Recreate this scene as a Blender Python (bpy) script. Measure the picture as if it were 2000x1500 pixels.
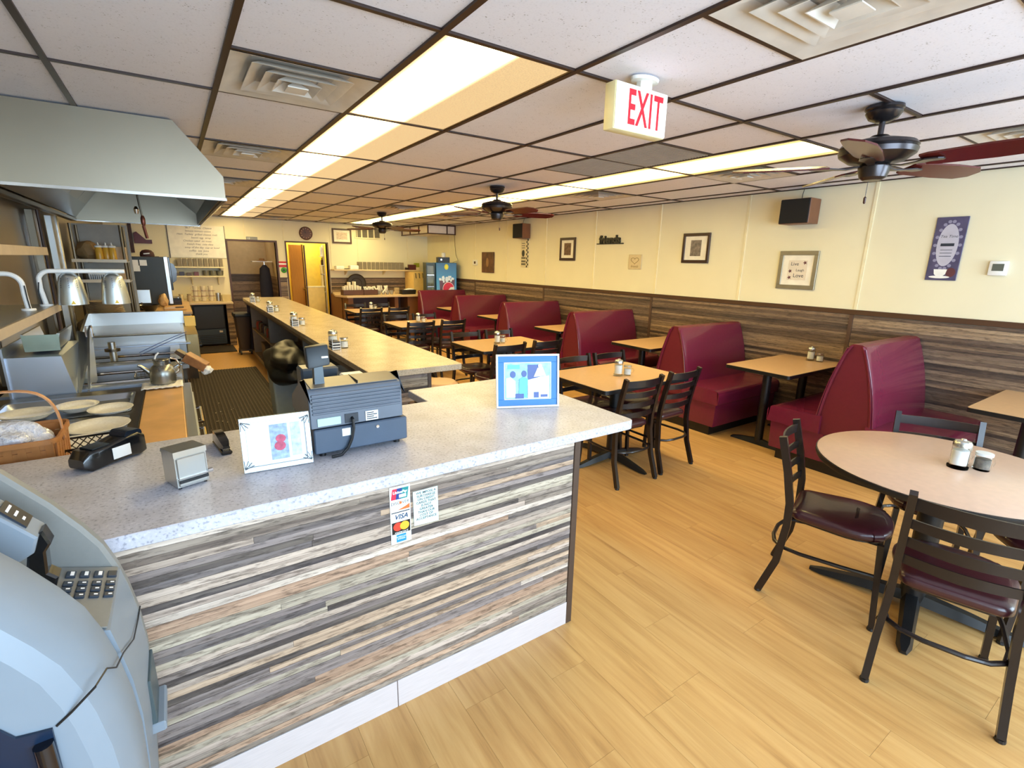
import bpy, bmesh, math, random
from mathutils import Vector, Matrix
random.seed(7)
S = bpy.context.scene
for o in list(bpy.data.objects): bpy.data.objects.remove(o)
COL = S.collection
PI = math.pi
# ---------------------------------------------------------------- camera
cam = bpy.data.cameras.new('camera'); co = bpy.data.objects.new('camera', cam); COL.objects.link(co)
RT = Vector((0.83009304, -0.55727658, 0.01970663)); UP = Vector((0.11777029, 0.20974912, 0.97063663)); FW = Vector((0.54504651, 0.80339786, -0.23974191))
m = Matrix((RT, UP, -FW)).transposed().to_4x4(); m.translation = (0, 0, 1.66); co.matrix_world = m
cam.sensor_width = 36; cam.lens = 961.28/2000*36; cam.clip_start = .02
S.camera = co
# ---------------------------------------------------------------- world, light, exposure
S.view_settings.view_transform = 'Standard'; S.view_settings.look = 'None'
S.view_settings.exposure = 0.15; S.view_settings.gamma = 1; S.view_settings.use_curve_mapping = False
w = bpy.data.worlds.new('sky'); S.world = w; w.use_nodes = True
w.node_tree.nodes['Background'].inputs[0].default_value = (0.62, 0.80, 1.0, 1)
w.node_tree.nodes['Background'].inputs[1].default_value = 2.2
def area(name, loc, rot, sx, sy, power, col):
    l = bpy.data.lights.new(name, 'AREA'); l.shape = 'RECTANGLE'; l.size = sx; l.size_y = sy; l.energy = power; l.color = col
    o = bpy.data.objects.new(name, l); COL.objects.link(o); o.location = loc; o.rotation_euler = rot
    return o
# daylight through the shop windows in the front wall, behind the photographer
area('window_daylight', (1.0, -1.82, 1.45), (math.radians(84), 0, 0), 3.3, 1.6, 165, (0.60, 0.80, 1.0))
area('window_daylight', (4.3, -1.82, 1.45), (math.radians(84), 0, 0), 1.9, 1.6, 105, (0.66, 0.84, 1.0))
TUBE1 = 19.0; TUBE2 = 17.0

# ---------------------------------------------------------------- materials
def lin(h):
    if isinstance(h, str):
        c = [int(h[i:i+2], 16)/255 for i in (0, 2, 4)]
    else: c = [v/255 for v in h]
    return tuple((x/12.92 if x <= .04045 else ((x+.055)/1.055)**2.4) for x in c) + (1,)
def newmat(name):
    m = bpy.data.materials.new(name); m.use_nodes = True
    return m, m.node_tree, m.node_tree.nodes['Principled BSDF']
def N(nt, t, **kw):
    n = nt.nodes.new(t)
    for k_, v in kw.items():
        if k_.startswith('_'): setattr(n, k_[1:], v)
        else: n.inputs[k_.replace('_', ' ')].default_value = v
    return n
MATS = {}
def mat(name, c, rough=.5, metal=0, var=.06, scale=12, bump=0, coat=0, spec=.5, trans=0, emit=0, alpha=1, stretch=None, rvar=0, ecol=None):
    if name in MATS: return MATS[name]
    m, nt, b = newmat(name)
    base = lin(c)
    tc = N(nt, 'ShaderNodeTexCoord'); src = tc.outputs['Object']
    if stretch:
        mp = N(nt, 'ShaderNodeMapping', Scale=stretch); nt.links.new(src, mp.inputs[0]); src = mp.outputs[0]
    no = N(nt, 'ShaderNodeTexNoise', Scale=scale, Detail=4.0); nt.links.new(src, no.inputs['Vector'])
    cr = N(nt, 'ShaderNodeValToRGB')
    cr.color_ramp.elements[0].position = .3; cr.color_ramp.elements[1].position = .7
    cr.color_ramp.elements[0].color = tuple(max(0, v*(1-var)) for v in base[:3])+(1,)
    cr.color_ramp.elements[1].color = tuple(min(1, v*(1+var)) for v in base[:3])+(1,)
    nt.links.new(no.outputs['Fac'], cr.inputs[0]); nt.links.new(cr.outputs[0], b.inputs['Base Color'])
    b.inputs['Roughness'].default_value = rough; b.inputs['Metallic'].default_value = metal
    b.inputs['Coat Weight'].default_value = coat; b.inputs['Specular IOR Level'].default_value = spec
    b.inputs['Transmission Weight'].default_value = trans
    if rvar:
        mr = N(nt, 'ShaderNodeMapRange'); mr.inputs[3].default_value = max(.02, rough-rvar); mr.inputs[4].default_value = rough+rvar
        nt.links.new(no.outputs['Fac'], mr.inputs[0]); nt.links.new(mr.outputs[0], b.inputs['Roughness'])
    if emit:
        b.inputs['Emission Color'].default_value = lin(ecol) if ecol else base; b.inputs['Emission Strength'].default_value = emit
    if bump:
        bp = N(nt, 'ShaderNodeBump', Strength=bump, Distance=.01); nt.links.new(no.outputs['Fac'], bp.inputs['Height']); nt.links.new(bp.outputs[0], b.inputs['Normal'])
    MATS[name] = m
    return m
def ramp(nt, stops, interp='LINEAR'):
    r = N(nt, 'ShaderNodeValToRGB'); cr = r.color_ramp; cr.interpolation = interp
    cr.elements[0].position = stops[0][0]; cr.elements[0].color = lin(stops[0][1])
    cr.elements[1].position = stops[-1][0]; cr.elements[1].color = lin(stops[-1][1])
    for p, c in stops[1:-1]:
        e = cr.elements.new(p); e.color = lin(c)
    return r
def speckle(name, c0, dark, light, rough=.3):
    m, nt, b = newmat(name); tc = N(nt, 'ShaderNodeTexCoord')
    n1 = N(nt, 'ShaderNodeTexNoise', Scale=110.0, Detail=2.0); n2 = N(nt, 'ShaderNodeTexNoise', Scale=9.0, Detail=3.0)
    for n in (n1, n2): nt.links.new(tc.outputs['Object'], n.inputs['Vector'])
    r = ramp(nt, [(.30, dark), (.44, c0), (.58, c0), (.72, light)]); nt.links.new(n1.outputs['Fac'], r.inputs[0])
    r2 = ramp(nt, [(.3, (235, 233, 230)), (.7, (255, 255, 255))]); nt.links.new(n2.outputs['Fac'], r2.inputs[0])
    mx = N(nt, 'ShaderNodeMix', _data_type='RGBA', _blend_type='MULTIPLY'); mx.inputs[0].default_value = 1
    nt.links.new(r.outputs[0], mx.inputs[6]); nt.links.new(r2.outputs[0], mx.inputs[7]); nt.links.new(mx.outputs[2], b.inputs['Base Color'])
    b.inputs['Roughness'].default_value = rough
    MATS[name] = m; return m
def slat_mat(name, palette, axis, rough=.55, streak=((.3, (92, 84, 82)), (.48, (160, 148, 136)), (.7, (226, 212, 190)))):
    """weathered wood-print laminate: every slat takes its tone from the palette by object, with streaks along it"""
    m, nt, b = newmat(name); tc = N(nt, 'ShaderNodeTexCoord'); oi = N(nt, 'ShaderNodeObjectInfo')
    streak = list(streak); n_ = len(palette); st = [((i+.0)/n_, c) for i, c in enumerate(palette)]
    r = ramp(nt, st, 'CONSTANT'); nt.links.new(oi.outputs['Random'], r.inputs[0])
    off = N(nt, 'ShaderNodeVectorMath', _operation='SCALE'); off.inputs['Scale'].default_value = 37.0
    cmb = N(nt, 'ShaderNodeCombineXYZ')
    for i in range(3): nt.links.new(oi.outputs['Random'], cmb.inputs[i])
    nt.links.new(cmb.outputs[0], off.inputs[0])
    add = N(nt, 'ShaderNodeVectorMath', _operation='ADD'); nt.links.new(tc.outputs['Object'], add.inputs[0]); nt.links.new(off.outputs[0], add.inputs[1])
    def noise(sc, scl):
        mp = N(nt, 'ShaderNodeMapping', Scale=sc); nt.links.new(add.outputs[0], mp.inputs[0])
        n = N(nt, 'ShaderNodeTexNoise', Scale=scl, Detail=5.0, Roughness=.65); nt.links.new(mp.outputs[0], n.inputs['Vector']); return n
    s1 = (1, 1, 1); s2 = (1, 1, 1)
    if axis == 'X': s1 = (.8, 30, 30); s2 = (6, 40, 40)
    else: s1 = (30, .8, 30); s2 = (40, 6, 40)
    a = noise(s1, 1.4); c = noise(s2, 2.6)
    n3 = N(nt, 'ShaderNodeTexNoise', Scale=5.0, Detail=4.0, Roughness=.6); mp3 = N(nt, 'ShaderNodeMapping', Scale=(.5, 6, 6) if axis == 'X' else (6, .5, 6)); nt.links.new(add.outputs[0], mp3.inputs[0]); nt.links.new(mp3.outputs[0], n3.inputs['Vector'])
    r3 = ramp(nt, streak); nt.links.new(n3.outputs['Fac'], r3.inputs[0])
    mx0 = N(nt, 'ShaderNodeMix', _data_type='RGBA'); mx0.inputs[0].default_value = .22
    nt.links.new(r.outputs[0], mx0.inputs[6]); nt.links.new(r3.outputs[0], mx0.inputs[7])
    r1 = ramp(nt, [(.32, (140, 132, 126)), (.5, (214, 208, 202)), (.68, (255, 252, 248))]); nt.links.new(a.outputs['Fac'], r1.inputs[0])
    mx = N(nt, 'ShaderNodeMix', _data_type='RGBA', _blend_type='MULTIPLY'); mx.inputs[0].default_value = .85
    nt.links.new(mx0.outputs[2], mx.inputs[6]); nt.links.new(r1.outputs[0], mx.inputs[7])
    r2 = ramp(nt, [(.36, (120, 112, 108)), (.50, (255, 255, 255))]); nt.links.new(c.outputs['Fac'], r2.inputs[0])
    mx2 = N(nt, 'ShaderNodeMix', _data_type='RGBA', _blend_type='MULTIPLY'); mx2.inputs[0].default_value = .7
    nt.links.new(mx.outputs[2], mx2.inputs[6]); nt.links.new(r2.outputs[0], mx2.inputs[7]); nt.links.new(mx2.outputs[2], b.inputs['Base Color'])
    b.inputs['Roughness'].default_value = rough
    MATS[name] = m; return m
def floor_mat():
    m, nt, b = newmat('oak vinyl plank'); tc = N(nt, 'ShaderNodeTexCoord'); oi = N(nt, 'ShaderNodeObjectInfo')
    cmb = N(nt, 'ShaderNodeCombineXYZ')
    for i in range(3): nt.links.new(oi.outputs['Random'], cmb.inputs[i])
    off = N(nt, 'ShaderNodeVectorMath', _operation='SCALE'); off.inputs['Scale'].default_value = 50.0; nt.links.new(cmb.outputs[0], off.inputs[0])
    add = N(nt, 'ShaderNodeVectorMath', _operation='ADD'); nt.links.new(tc.outputs['Object'], add.inputs[0]); nt.links.new(off.outputs[0], add.inputs[1])
    mp = N(nt, 'ShaderNodeMapping', Scale=(14, .9, 1)); nt.links.new(add.outputs[0], mp.inputs[0])
    n = N(nt, 'ShaderNodeTexNoise', Scale=1.6, Detail=7.0, Roughness=.6, Distortion=.4); nt.links.new(mp.outputs[0], n.inputs['Vector'])
    r = ramp(nt, [(.22, (152, 110, 62)), (.40, (188, 142, 84)), (.56, (200, 156, 96)), (.8, (212, 170, 112))]); nt.links.new(n.outputs['Fac'], r.inputs[0])
    mr = N(nt, 'ShaderNodeMapRange'); mr.inputs[3].default_value = .96; mr.inputs[4].default_value = 1.03; nt.links.new(oi.outputs['Random'], mr.inputs[0])
    mx = N(nt, 'ShaderNodeVectorMath', _operation='SCALE'); nt.links.new(r.outputs[0], mx.inputs[0]); nt.links.new(mr.outputs[0], mx.inputs['Scale'])
    nt.links.new(mx.outputs[0], b.inputs['Base Color']); b.inputs['Roughness'].default_value = .38
    bp = N(nt, 'ShaderNodeBump', Strength=.05, Distance=.004); nt.links.new(n.outputs['Fac'], bp.inputs['Height']); nt.links.new(bp.outputs[0], b.inputs['Normal'])
    return m
def steel(name, c=(176, 180, 182), rough=.3, brush=None, var=.05):
    return mat(name, c, rough, 1, var, 2, 0)
def lamp_mat(name, cwarm, ctube, cx, wid, str_lo, str_hi):
    """prismatic lens of a ceiling light: brightest below its tube (object x = cx)"""
    m, nt, b = newmat(name); tc = N(nt, 'ShaderNodeTexCoord'); sp = N(nt, 'ShaderNodeSeparateXYZ'); nt.links.new(tc.outputs['Object'], sp.inputs[0])
    su = N(nt, 'ShaderNodeMath', _operation='SUBTRACT'); su.inputs[1].default_value = cx; nt.links.new(sp.outputs[0], su.inputs[0])
    ab = N(nt, 'ShaderNodeMath', _operation='ABSOLUTE'); nt.links.new(su.outputs[0], ab.inputs[0])
    mr = N(nt, 'ShaderNodeMapRange', _interpolation_type='SMOOTHSTEP'); mr.inputs[1].default_value = wid; mr.inputs[2].default_value = wid*.35
    nt.links.new(ab.outputs[0], mr.inputs[0])
    mx = N(nt, 'ShaderNodeMix', _data_type='RGBA'); mx.inputs[6].default_value = lin(cwarm); mx.inputs[7].default_value = lin(ctube); nt.links.new(mr.outputs[0], mx.inputs[0])
    st = N(nt, 'ShaderNodeMapRange'); st.inputs[3].default_value = str_lo; st.inputs[4].default_value = str_hi; nt.links.new(mr.outputs[0], st.inputs[0])
    ck = N(nt, 'ShaderNodeTexVoronoi', Scale=130.0); nt.links.new(tc.outputs['Object'], ck.inputs['Vector'])
    bp = N(nt, 'ShaderNodeBump', Strength=.4, Distance=.003); nt.links.new(ck.outputs['Distance'], bp.inputs['Height']); nt.links.new(bp.outputs[0], b.inputs['Normal'])
    mr2 = N(nt, 'ShaderNodeMapRange'); mr2.inputs[2].default_value = .7; mr2.inputs[3].default_value = 1.08; mr2.inputs[4].default_value = .86; nt.links.new(ck.outputs['Distance'], mr2.inputs[0])
    ml = N(nt, 'ShaderNodeMath', _operation='MULTIPLY'); nt.links.new(st.outputs[0], ml.inputs[0]); nt.links.new(mr2.outputs[0], ml.inputs[1])
    b.inputs['Base Color'].default_value = lin((120, 110, 90)); b.inputs['Roughness'].default_value = .4
    nt.links.new(mx.outputs[2], b.inputs['Emission Color']); nt.links.new(ml.outputs[0], b.inputs['Emission Strength'])
    return m

WALL = mat('cream wall paint', (234, 226, 196), .6, var=.02, scale=3)
TILE = None
def tile_mat():
    m, nt, b = newmat('mineral fibre ceiling tile'); tc = N(nt, 'ShaderNodeTexCoord'); oi = N(nt, 'ShaderNodeObjectInfo')
    v = N(nt, 'ShaderNodeTexVoronoi', Scale=95.0); nt.links.new(tc.outputs['Object'], v.inputs['Vector'])
    n = N(nt, 'ShaderNodeTexNoise', Scale=26.0, Detail=3.0); nt.links.new(tc.outputs['Object'], n.inputs['Vector'])
    ad = N(nt, 'ShaderNodeMath', _operation='ADD'); nt.links.new(v.outputs['Distance'], ad.inputs[0]); nt.links.new(n.outputs['Fac'], ad.inputs[1])
    r = ramp(nt, [(.50, (150, 146, 142)), (.60, (224, 223, 232)), (1.0, (230, 229, 238))]); nt.links.new(ad.outputs[0], r.inputs[0])
    nt.links.new(r.outputs[0], b.inputs['Base Color']); b.inputs['Roughness'].default_value = .75
    return m
TILE = tile_mat()
GRID = mat('dark brown ceiling grid', (48, 30, 24), .45)
FLOOR = floor_mat()
ORANGE = mat('amber kitchen floor', (206, 160, 96), .35, var=.08, stretch=(8, 1, 1))
LAM = speckle('grey speckled laminate', (204, 205, 217), (160, 162, 176), (222, 222, 232))
BATTEN = mat('dark brown batten', (84, 62, 50), .5, stretch=(1, 1, 8))
PAL = [(226, 208, 192), (152, 142, 142), (238, 224, 210), (78, 72, 74), (200, 164, 136), (168, 156, 144), (58, 54, 62), (230, 212, 198), (126, 112, 104), (206, 196, 176), (100, 96, 102), (214, 186, 158), (160, 148, 138), (112, 106, 110)]
PALW = [(168, 142, 116), (116, 98, 86), (186, 160, 130), (88, 72, 64), (152, 128, 106), (136, 116, 100), (74, 62, 58), (176, 152, 126), (110, 92, 80), (158, 136, 114)]
SLATX = slat_mat('weathered slat print', PAL, 'X')
STW = ((.3, (66, 52, 44)), (.5, (128, 106, 86)), (.7, (176, 152, 124)))
SLATY = slat_mat('brown weathered slat print', PALW, 'Y', streak=STW)
SLATXW = slat_mat('brown weathered slat print across', PALW, 'X', streak=STW)
CHAIRM = mat('dark bronze chair metal', (30, 22, 22), .32, .25, coat=.3)
VINYL = mat('dark burgundy seat vinyl', (60, 24, 30), .32, 0, coat=.25, scale=60, bump=.05)
BOOTH = mat('burgundy booth vinyl', (108, 28, 54), .26, 0, .05, 40, .05, coat=.3)
BOOTHE = mat('burgundy booth side vinyl', (104, 28, 42), .4, 0, .05, 40, .05)
BLACK = mat('black', (18, 18, 20), .4)
BLACKG = mat('glossy black plastic', (16, 17, 20), .18, coat=.4)
TABLE = mat('tan table laminate', (204, 164, 120), .3, var=.04, scale=30)
TABLER = mat('beige pink table laminate', (206, 174, 150), .28, var=.04, scale=30)
STEEL = steel('stainless steel', (204, 206, 206), .32); STEELD = steel('dark stained steel', (112, 104, 92), .35)
STEELB = steel('cool stainless sheet', (204, 214, 230), .38)
CHROME = mat('chrome', (225, 225, 225), .12, 1)
WHITE = mat('white plastic', (236, 236, 234), .4)
PORC = mat('off white porcelain', (250, 248, 242), .15, coat=.5)
SUGAR = mat('white sugar', (240, 238, 232), .8)
GLASS = mat('clear glass', (250, 254, 254), .03, trans=1); GLASS.node_tree.nodes['Principled BSDF'].inputs['IOR'].default_value = 1.12
WOODF = mat('honey butcher block', (208, 164, 108), .4, var=.16, scale=6, stretch=(1, 1, 1))
DWOOD = mat('dark walnut wood', (70, 38, 26), .4, var=.2, stretch=(2, 12, 12))
CREAM = mat('cream paint', (236, 226, 190), .5)
TRIM = mat('brown wood trim', (74, 44, 30), .45, stretch=(1, 1, 8))

# ---------------------------------------------------------------- mesh helpers
class MB:
    def __init__(s): s.bm = bmesh.new()
    def box(s, x0, x1, y0, y1, z0, z1, bev=0, rot=None, seg=1):
        r = bmesh.ops.create_cube(s.bm, size=1.0); vs = r['verts']
        c = Vector(((x0+x1)/2, (y0+y1)/2, (z0+z1)/2))
        for v in vs:
            p = Vector((v.co.x*(x1-x0), v.co.y*(y1-y0), v.co.z*(z1-z0)))
            if rot is not None: p = rot @ p
            v.co = p + c
        if bev:
            es = list({e for v in vs for e in v.link_edges})
            bmesh.ops.bevel(s.bm, geom=es, offset=bev, segments=seg, profile=.5, affect='EDGES')
        return s
    def prism(s, poly, h0, h1, axis='Z', bev=0, seg=1):
        """poly = list of 2-D points, extruded along axis from h0 to h1. axis X: (y,z); Y: (x,z); Z: (x,y)"""
        def P(a, b, h): return {'X': (h, a, b), 'Y': (a, h, b), 'Z': (a, b, h)}[axis]
        n = len(poly); v0 = [s.bm.verts.new(P(a, b, h0)) for a, b in poly]; v1 = [s.bm.verts.new(P(a, b, h1)) for a, b in poly]
        fs = [s.bm.faces.new(v0), s.bm.faces.new(v1[::-1])]
        for i in range(n): fs.append(s.bm.faces.new((v0[i], v1[i], v1[(i+1) % n], v0[(i+1) % n])))
        bmesh.ops.recalc_face_normals(s.bm, faces=fs)
        if bev:
            es = [e for e in {e for v in v0+v1 for e in v.link_edges} if not (e.verts[0] in v0) ^ (e.verts[1] in v0) ]
            bmesh.ops.bevel(s.bm, geom=es, offset=bev, segments=seg, profile=.5, affect='EDGES')
        return s
    def lathe(s, prof, n=20, c=(0, 0, 0), sx=1, sy=1, cap=True):
        rings = []
        for r, z in prof:
            rings.append([s.bm.verts.new((c[0]+r*sx*math.cos(2*PI*i/n), c[1]+r*sy*math.sin(2*PI*i/n), c[2]+z)) for i in range(n)])
        fs = []
        for a, b in zip(rings, rings[1:]):
            for i in range(n): fs.append(s.bm.faces.new((a[i], a[(i+1) % n], b[(i+1) % n], b[i])))
        if cap:
            fs.append(s.bm.faces.new(rings[0][::-1])); fs.append(s.bm.faces.new(rings[-1]))
        return s
    def tube(s, pts, r, n=8, sq=False, closed=False, caps=True, up=None):
        pts = [Vector(p) for p in pts]; rs = r if isinstance(r, (list, tuple)) else [r]*len(pts)
        rings = []; prev = None; L = len(pts)
        for i, p in enumerate(pts):
            a = pts[(i-1) % L] if (i > 0 or closed) else p; b = pts[(i+1) % L] if (i < L-1 or closed) else p
            t = (b-a).normalized()
            if prev is None:
                u = Vector(up) if up else (Vector((0, 0, 1)) if abs(t.z) < .9 else Vector((1, 0, 0)))
            else: u = prev
            u = (u - t*u.dot(t)).normalized(); prev = u; v = t.cross(u)
            if sq:
                w_, h_ = rs[i] if isinstance(rs[i], tuple) else (rs[i], rs[i])
                cs = [(-1, -1), (1, -1), (1, 1), (-1, 1)]
                rings.append([s.bm.verts.new(p+v*w_*x+u*h_*y) for x, y in cs])
            else: rings.append([s.bm.verts.new(p+(u*math.cos(2*PI*k_/n)+v*math.sin(2*PI*k_/n))*rs[i]) for k_ in range(n)])
        m_ = len(rings[0]); fs = []
        pr = list(zip(rings, rings[1:])) + ([(rings[-1], rings[0])] if closed else [])
        for a, b in pr:
            for i in range(m_): fs.append(s.bm.faces.new((a[i], a[(i+1) % m_], b[(i+1) % m_], b[i])))
        if caps and not closed: fs.append(s.bm.faces.new(rings[0])); fs.append(s.bm.faces.new(rings[-1][::-1]))
        bmesh.ops.recalc_face_normals(s.bm, faces=fs)
        return s
    def cyl(s, p0, p1, r, n=16): return s.tube([p0, p1], r, n)
    def loft(s, rings, cap=True, closed_ring=True):
        R = [[s.bm.verts.new(p) for p in r] for r in rings]; n = len(R[0]); fs = []
        for a, b in zip(R, R[1:]):
            for i in range(n if closed_ring else n-1): fs.append(s.bm.faces.new((a[i], a[(i+1) % n], b[(i+1) % n], b[i])))
        if cap: fs.append(s.bm.faces.new(R[0])); fs.append(s.bm.faces.new(R[-1][::-1]))
        bmesh.ops.recalc_face_normals(s.bm, faces=fs); return s
    def build(s, name, m, parent=None, smooth=True, ang=35, loc=None, rot=None):
        me = bpy.data.meshes.new(name); bmesh.ops.remove_doubles(s.bm, verts=s.bm.verts, dist=1e-6)
        s.bm.normal_update(); s.bm.to_mesh(me); s.bm.free()
        if smooth:
            me.polygons.foreach_set('use_smooth', [True]*len(me.polygons)); me.set_sharp_from_angle(angle=math.radians(ang))
        me.materials.append(m)
        o = bpy.data.objects.new(name, me); COL.objects.link(o)
        if parent is not None: o.parent = parent
        if loc is not None: o.location = loc
        if rot is not None: o.rotation_euler = rot
        return o
def tag(o, label, cat, group=None, kind=None):
    o['label'] = label; o['category'] = cat
    if group: o['group'] = group
    if kind: o['kind'] = kind
    return o
def thing(name, label, cat, loc=(0, 0, 0), rz=0, group=None):
    o = bpy.data.objects.new(name, None); COL.objects.link(o); o.location = loc; o.rotation_euler = (0, 0, rz); o.empty_display_size = .1
    return tag(o, label, cat, group)
KIDS = {}
def kids(o): return [c for c in bpy.data.objects if c.parent == o]
def dup(root, loc, rz=0, label=None, group=None):
    if root.name not in KIDS: KIDS[root.name] = [(c, kids(c)) for c in kids(root)]
    r = root.copy(); COL.objects.link(r); r.location = loc; r.rotation_euler = (0, 0, rz)
    if label: r['label'] = label
    if group: r['group'] = group
    for ch, gs in KIDS[root.name]:
        c = ch.copy(); COL.objects.link(c); c.parent = r
        for g in gs:
            d = g.copy(); COL.objects.link(d); d.parent = c
    return r
def struct(name, mb, m, **kw):
    o = mb.build(name, m, **kw); o['kind'] = 'structure'; return o
ORD = ['first', 'second', 'third', 'fourth', 'fifth', 'sixth', 'seventh', 'eighth', 'ninth', 'tenth', 'eleventh', 'twelfth', 'thirteenth', 'fourteenth']
def text(name, s, size, m, parent, loc, rot, ext=.0008, bold=0, xs=1, shear=0, align='CENTER', sy=1, sp=1):
    cu = bpy.data.curves.new(name, 'FONT'); cu.body = s; cu.size = size; cu.extrude = ext; cu.align_x = align; cu.align_y = 'CENTER'; cu.offset = bold; cu.shear = shear; cu.resolution_u = 3; cu.space_character = sp
    t = bpy.data.objects.new(name, cu); COL.objects.link(t)
    dg = bpy.context.evaluated_depsgraph_get(); me = bpy.data.meshes.new_from_object(t.evaluated_get(dg))
    bpy.data.objects.remove(t); bpy.data.curves.remove(cu)
    for v in me.vertices: v.co.x *= xs; v.co.y *= sy
    me.materials.clear(); me.materials.append(m)
    o = bpy.data.objects.new(name, me); COL.objects.link(o)
    if parent is not None: o.parent = parent
    o.location = loc; o.rotation_euler = rot
    return o
RX90 = (PI/2, 0, 0)            # text on a wall that faces -Y
RXR = (PI/2, 0, -PI/2)         # text on the right wall, facing -X

# ================================================================ SETTING
XW, YB, YF, XL, CH = 5.385, 11.85, -1.9, -.95, 2.436
# floor with planks
fl = struct('floor', MB().box(XL-1.2, XW+.1, YF-.1, YB+2.2, -.06, -.004), ORANGE)
def plank_mesh(wd, ln):
    b = MB().box(-wd/2+.0004, wd/2-.0004, -ln/2+.0004, ln/2-.0004, -.005, 0); return b
proto = plank_mesh(.183, 1.22).build('plank', FLOOR, fl, smooth=False); first = True
cols = []
x = -.55
while x < 4.35:
    cols.append(x+.0915); x += .183
cnt = 0
for ci, cx in enumerate(cols):
    y = -.55 + random.uniform(-1.0, -.1)
    while y < 10.3:
        y1 = y+1.22
        if cx < 1.42 and (y > 1.52): break
        if first: o = proto; first = False
        else: o = proto.copy(); COL.objects.link(o)
        o.location = (cx, (y+y1)/2, 0); y = y1; cnt += 1
b = MB().box(-.38, 5.38, 10.6, 11.84, -.004, -.001)
o = b.build('floor_sheet', FLOOR, fl, smooth=False)
b = MB().box(4.36, 5.38, -1.85, 10.6, -.004, -.001); o = b.build('floor_sheet', FLOOR, fl, smooth=False)

# walls
def wall_y(name, y, t, x0, x1, holes):
    """wall in the XZ plane with rectangular holes (hx0,hx1,hz0,hz1), sorted by x"""
    b = MB(); cx = x0
    for h in holes:
        b.box(cx, h[0], y, y+t, 0, 2.6)
        if h[2] > 0: b.box(h[0], h[1], y, y+t, 0, h[2])
        b.box(h[0], h[1], y, y+t, h[3], 2.6); cx = h[1]
    b.box(cx, x1, y, y+t, 0, 2.6)
    return struct(name, b, WALL, smooth=False)
wb = wall_y('wall_back', YB, .12, XL-.1, XW+.12, [(.985, 1.875, 0, 1.975), (2.09, 2.935, 0, 1.985)])
wf = wall_y('wall_front', YF-.1, .1, XL-.1, XW+.12, [(-.65, 2.65, .65, 2.25), (3.35, 5.25, .65, 2.25)])
wr = struct('wall_right', MB().box(XW, XW+.12, YF-.1, YB+.12, 0, 2.6), WALL, smooth=False)
wl = struct('wall_left', MB().box(XL-.1, XL, YF-.1, YB+.12, 0, 2.6), mat('stained steel wall cladding', (150, 138, 118), .35, .7, .2, 2.5, rvar=.12), smooth=False)
for i, (x0, x1) in enumerate(((-.65, 2.65), (3.35, 5.25))):
    wn = struct('window_%d' % (i+1), MB().box(x0, x0+.05, YF-.08, YF-.02, .65, 2.25).box(x1-.05, x1, YF-.08, YF-.02, .65, 2.25).box(x0+.05, x1-.05, YF-.08, YF-.02, .65, .7).box(x0+.05, x1-.05, YF-.08, YF-.02, 2.2, 2.25).box((x0+x1)/2-.02, (x0+x1)/2+.02, YF-.08, YF-.02, .7, 2.2), mat('aluminium window frame', (150, 150, 150), .4, .8), smooth=False)
    MB().box(x0+.05, x1-.05, YF-.055, YF-.05, .7, 2.2).build('pane', GLASS, wn, smooth=False)
# wall seams (cream battens) and wainscot on the right wall
for i in range(-2, 9):
    y = 9.42-1.2192*i
    if y < -1.4 or y > 11.6: continue
    MB().box(XW-.008, XW, y-.013, y+.013, 1.265, CH).build('seam_batten', CREAM, wr, smooth=False)
NR = 42; RH = 1.235/NR
panels = [(-.33, 2.122), (2.122, 4.578), (4.578, 6.995), (6.995, 9.42), (9.42, 11.84)]
for (a, c) in panels:
    me = MB().box(-.006, 0, -(c-a)/2+.018, (c-a)/2-.018, .0006, RH-.0006)
    p = me.build('slat', SLATY, wr, smooth=False); fst = True
    for r_ in range(NR):
        if r_*RH < .26: continue      # hidden behind booths and tables
        if fst: o = p; fst = False
        else: o = p.copy(); COL.objects.link(o)
        o.location = (XW - random.choice((0, .0008, .0016)), (a+c)/2, r_*RH)
MB().box(XW-.004, XW, -.33, 11.84, 0, .27).build('lower_panel', SLATY, wr, smooth=False)
for y in (2.122, 4.578, 6.995, 9.42): MB().box(XW-.014, XW, y-.017, y+.017, 0, 1.237).build('batten', BATTEN, wr, smooth=False)
struct('trim_1', MB().box(XW-.018, XW, -1.8, 11.83, 1.237, 1.285, .004), mat('wainscot cap', (78, 52, 34), .45, stretch=(1, 1, 1)))
# back wall wainscot (right part and pier between the doors)
def slats_y(x0, x1, z0, z1, y, parent, m=SLATXW, rh=.03, name='slat'):
    n = max(1, int((z1-z0)/rh)); h = (z1-z0)/n
    p = MB().box(-(x1-x0)/2, (x1-x0)/2, -.006, 0, .0006, h-.0006).build(name, m, parent, smooth=False)
    for i in range(n):
        o = p if i == 0 else p.copy()
        if i: COL.objects.link(o)
        o.location = ((x0+x1)/2, y-random.choice((0, .001)), z0+i*h)
slats_y(2.98, 4.99, .84, 1.215, YB, wb)
slats_y(1.91, 2.05, .55, 1.225, YB, wb, rh=.04)
slats_y(.885, .95, .30, .78, YB, wb, rh=.04)
MB().box(2.975, 5.0, YB-.014, YB, 1.215, 1.24).build('wainscot_cap', BATTEN, wb, smooth=False)
MB().box(1.9, 2.06, YB-.014, YB, 1.225, 1.245).build('wainscot_cap', BATTEN, wb, smooth=False)
for x in (.09, 1.31, 2.05, 3.02, 3.63, 4.85): MB().box(x-.01, x+.01, YB-.007, YB, 2.02 if x in (1.31, 2.05) else 1.45, CH).build('seam_batten', CREAM, wb, smooth=False)

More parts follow.
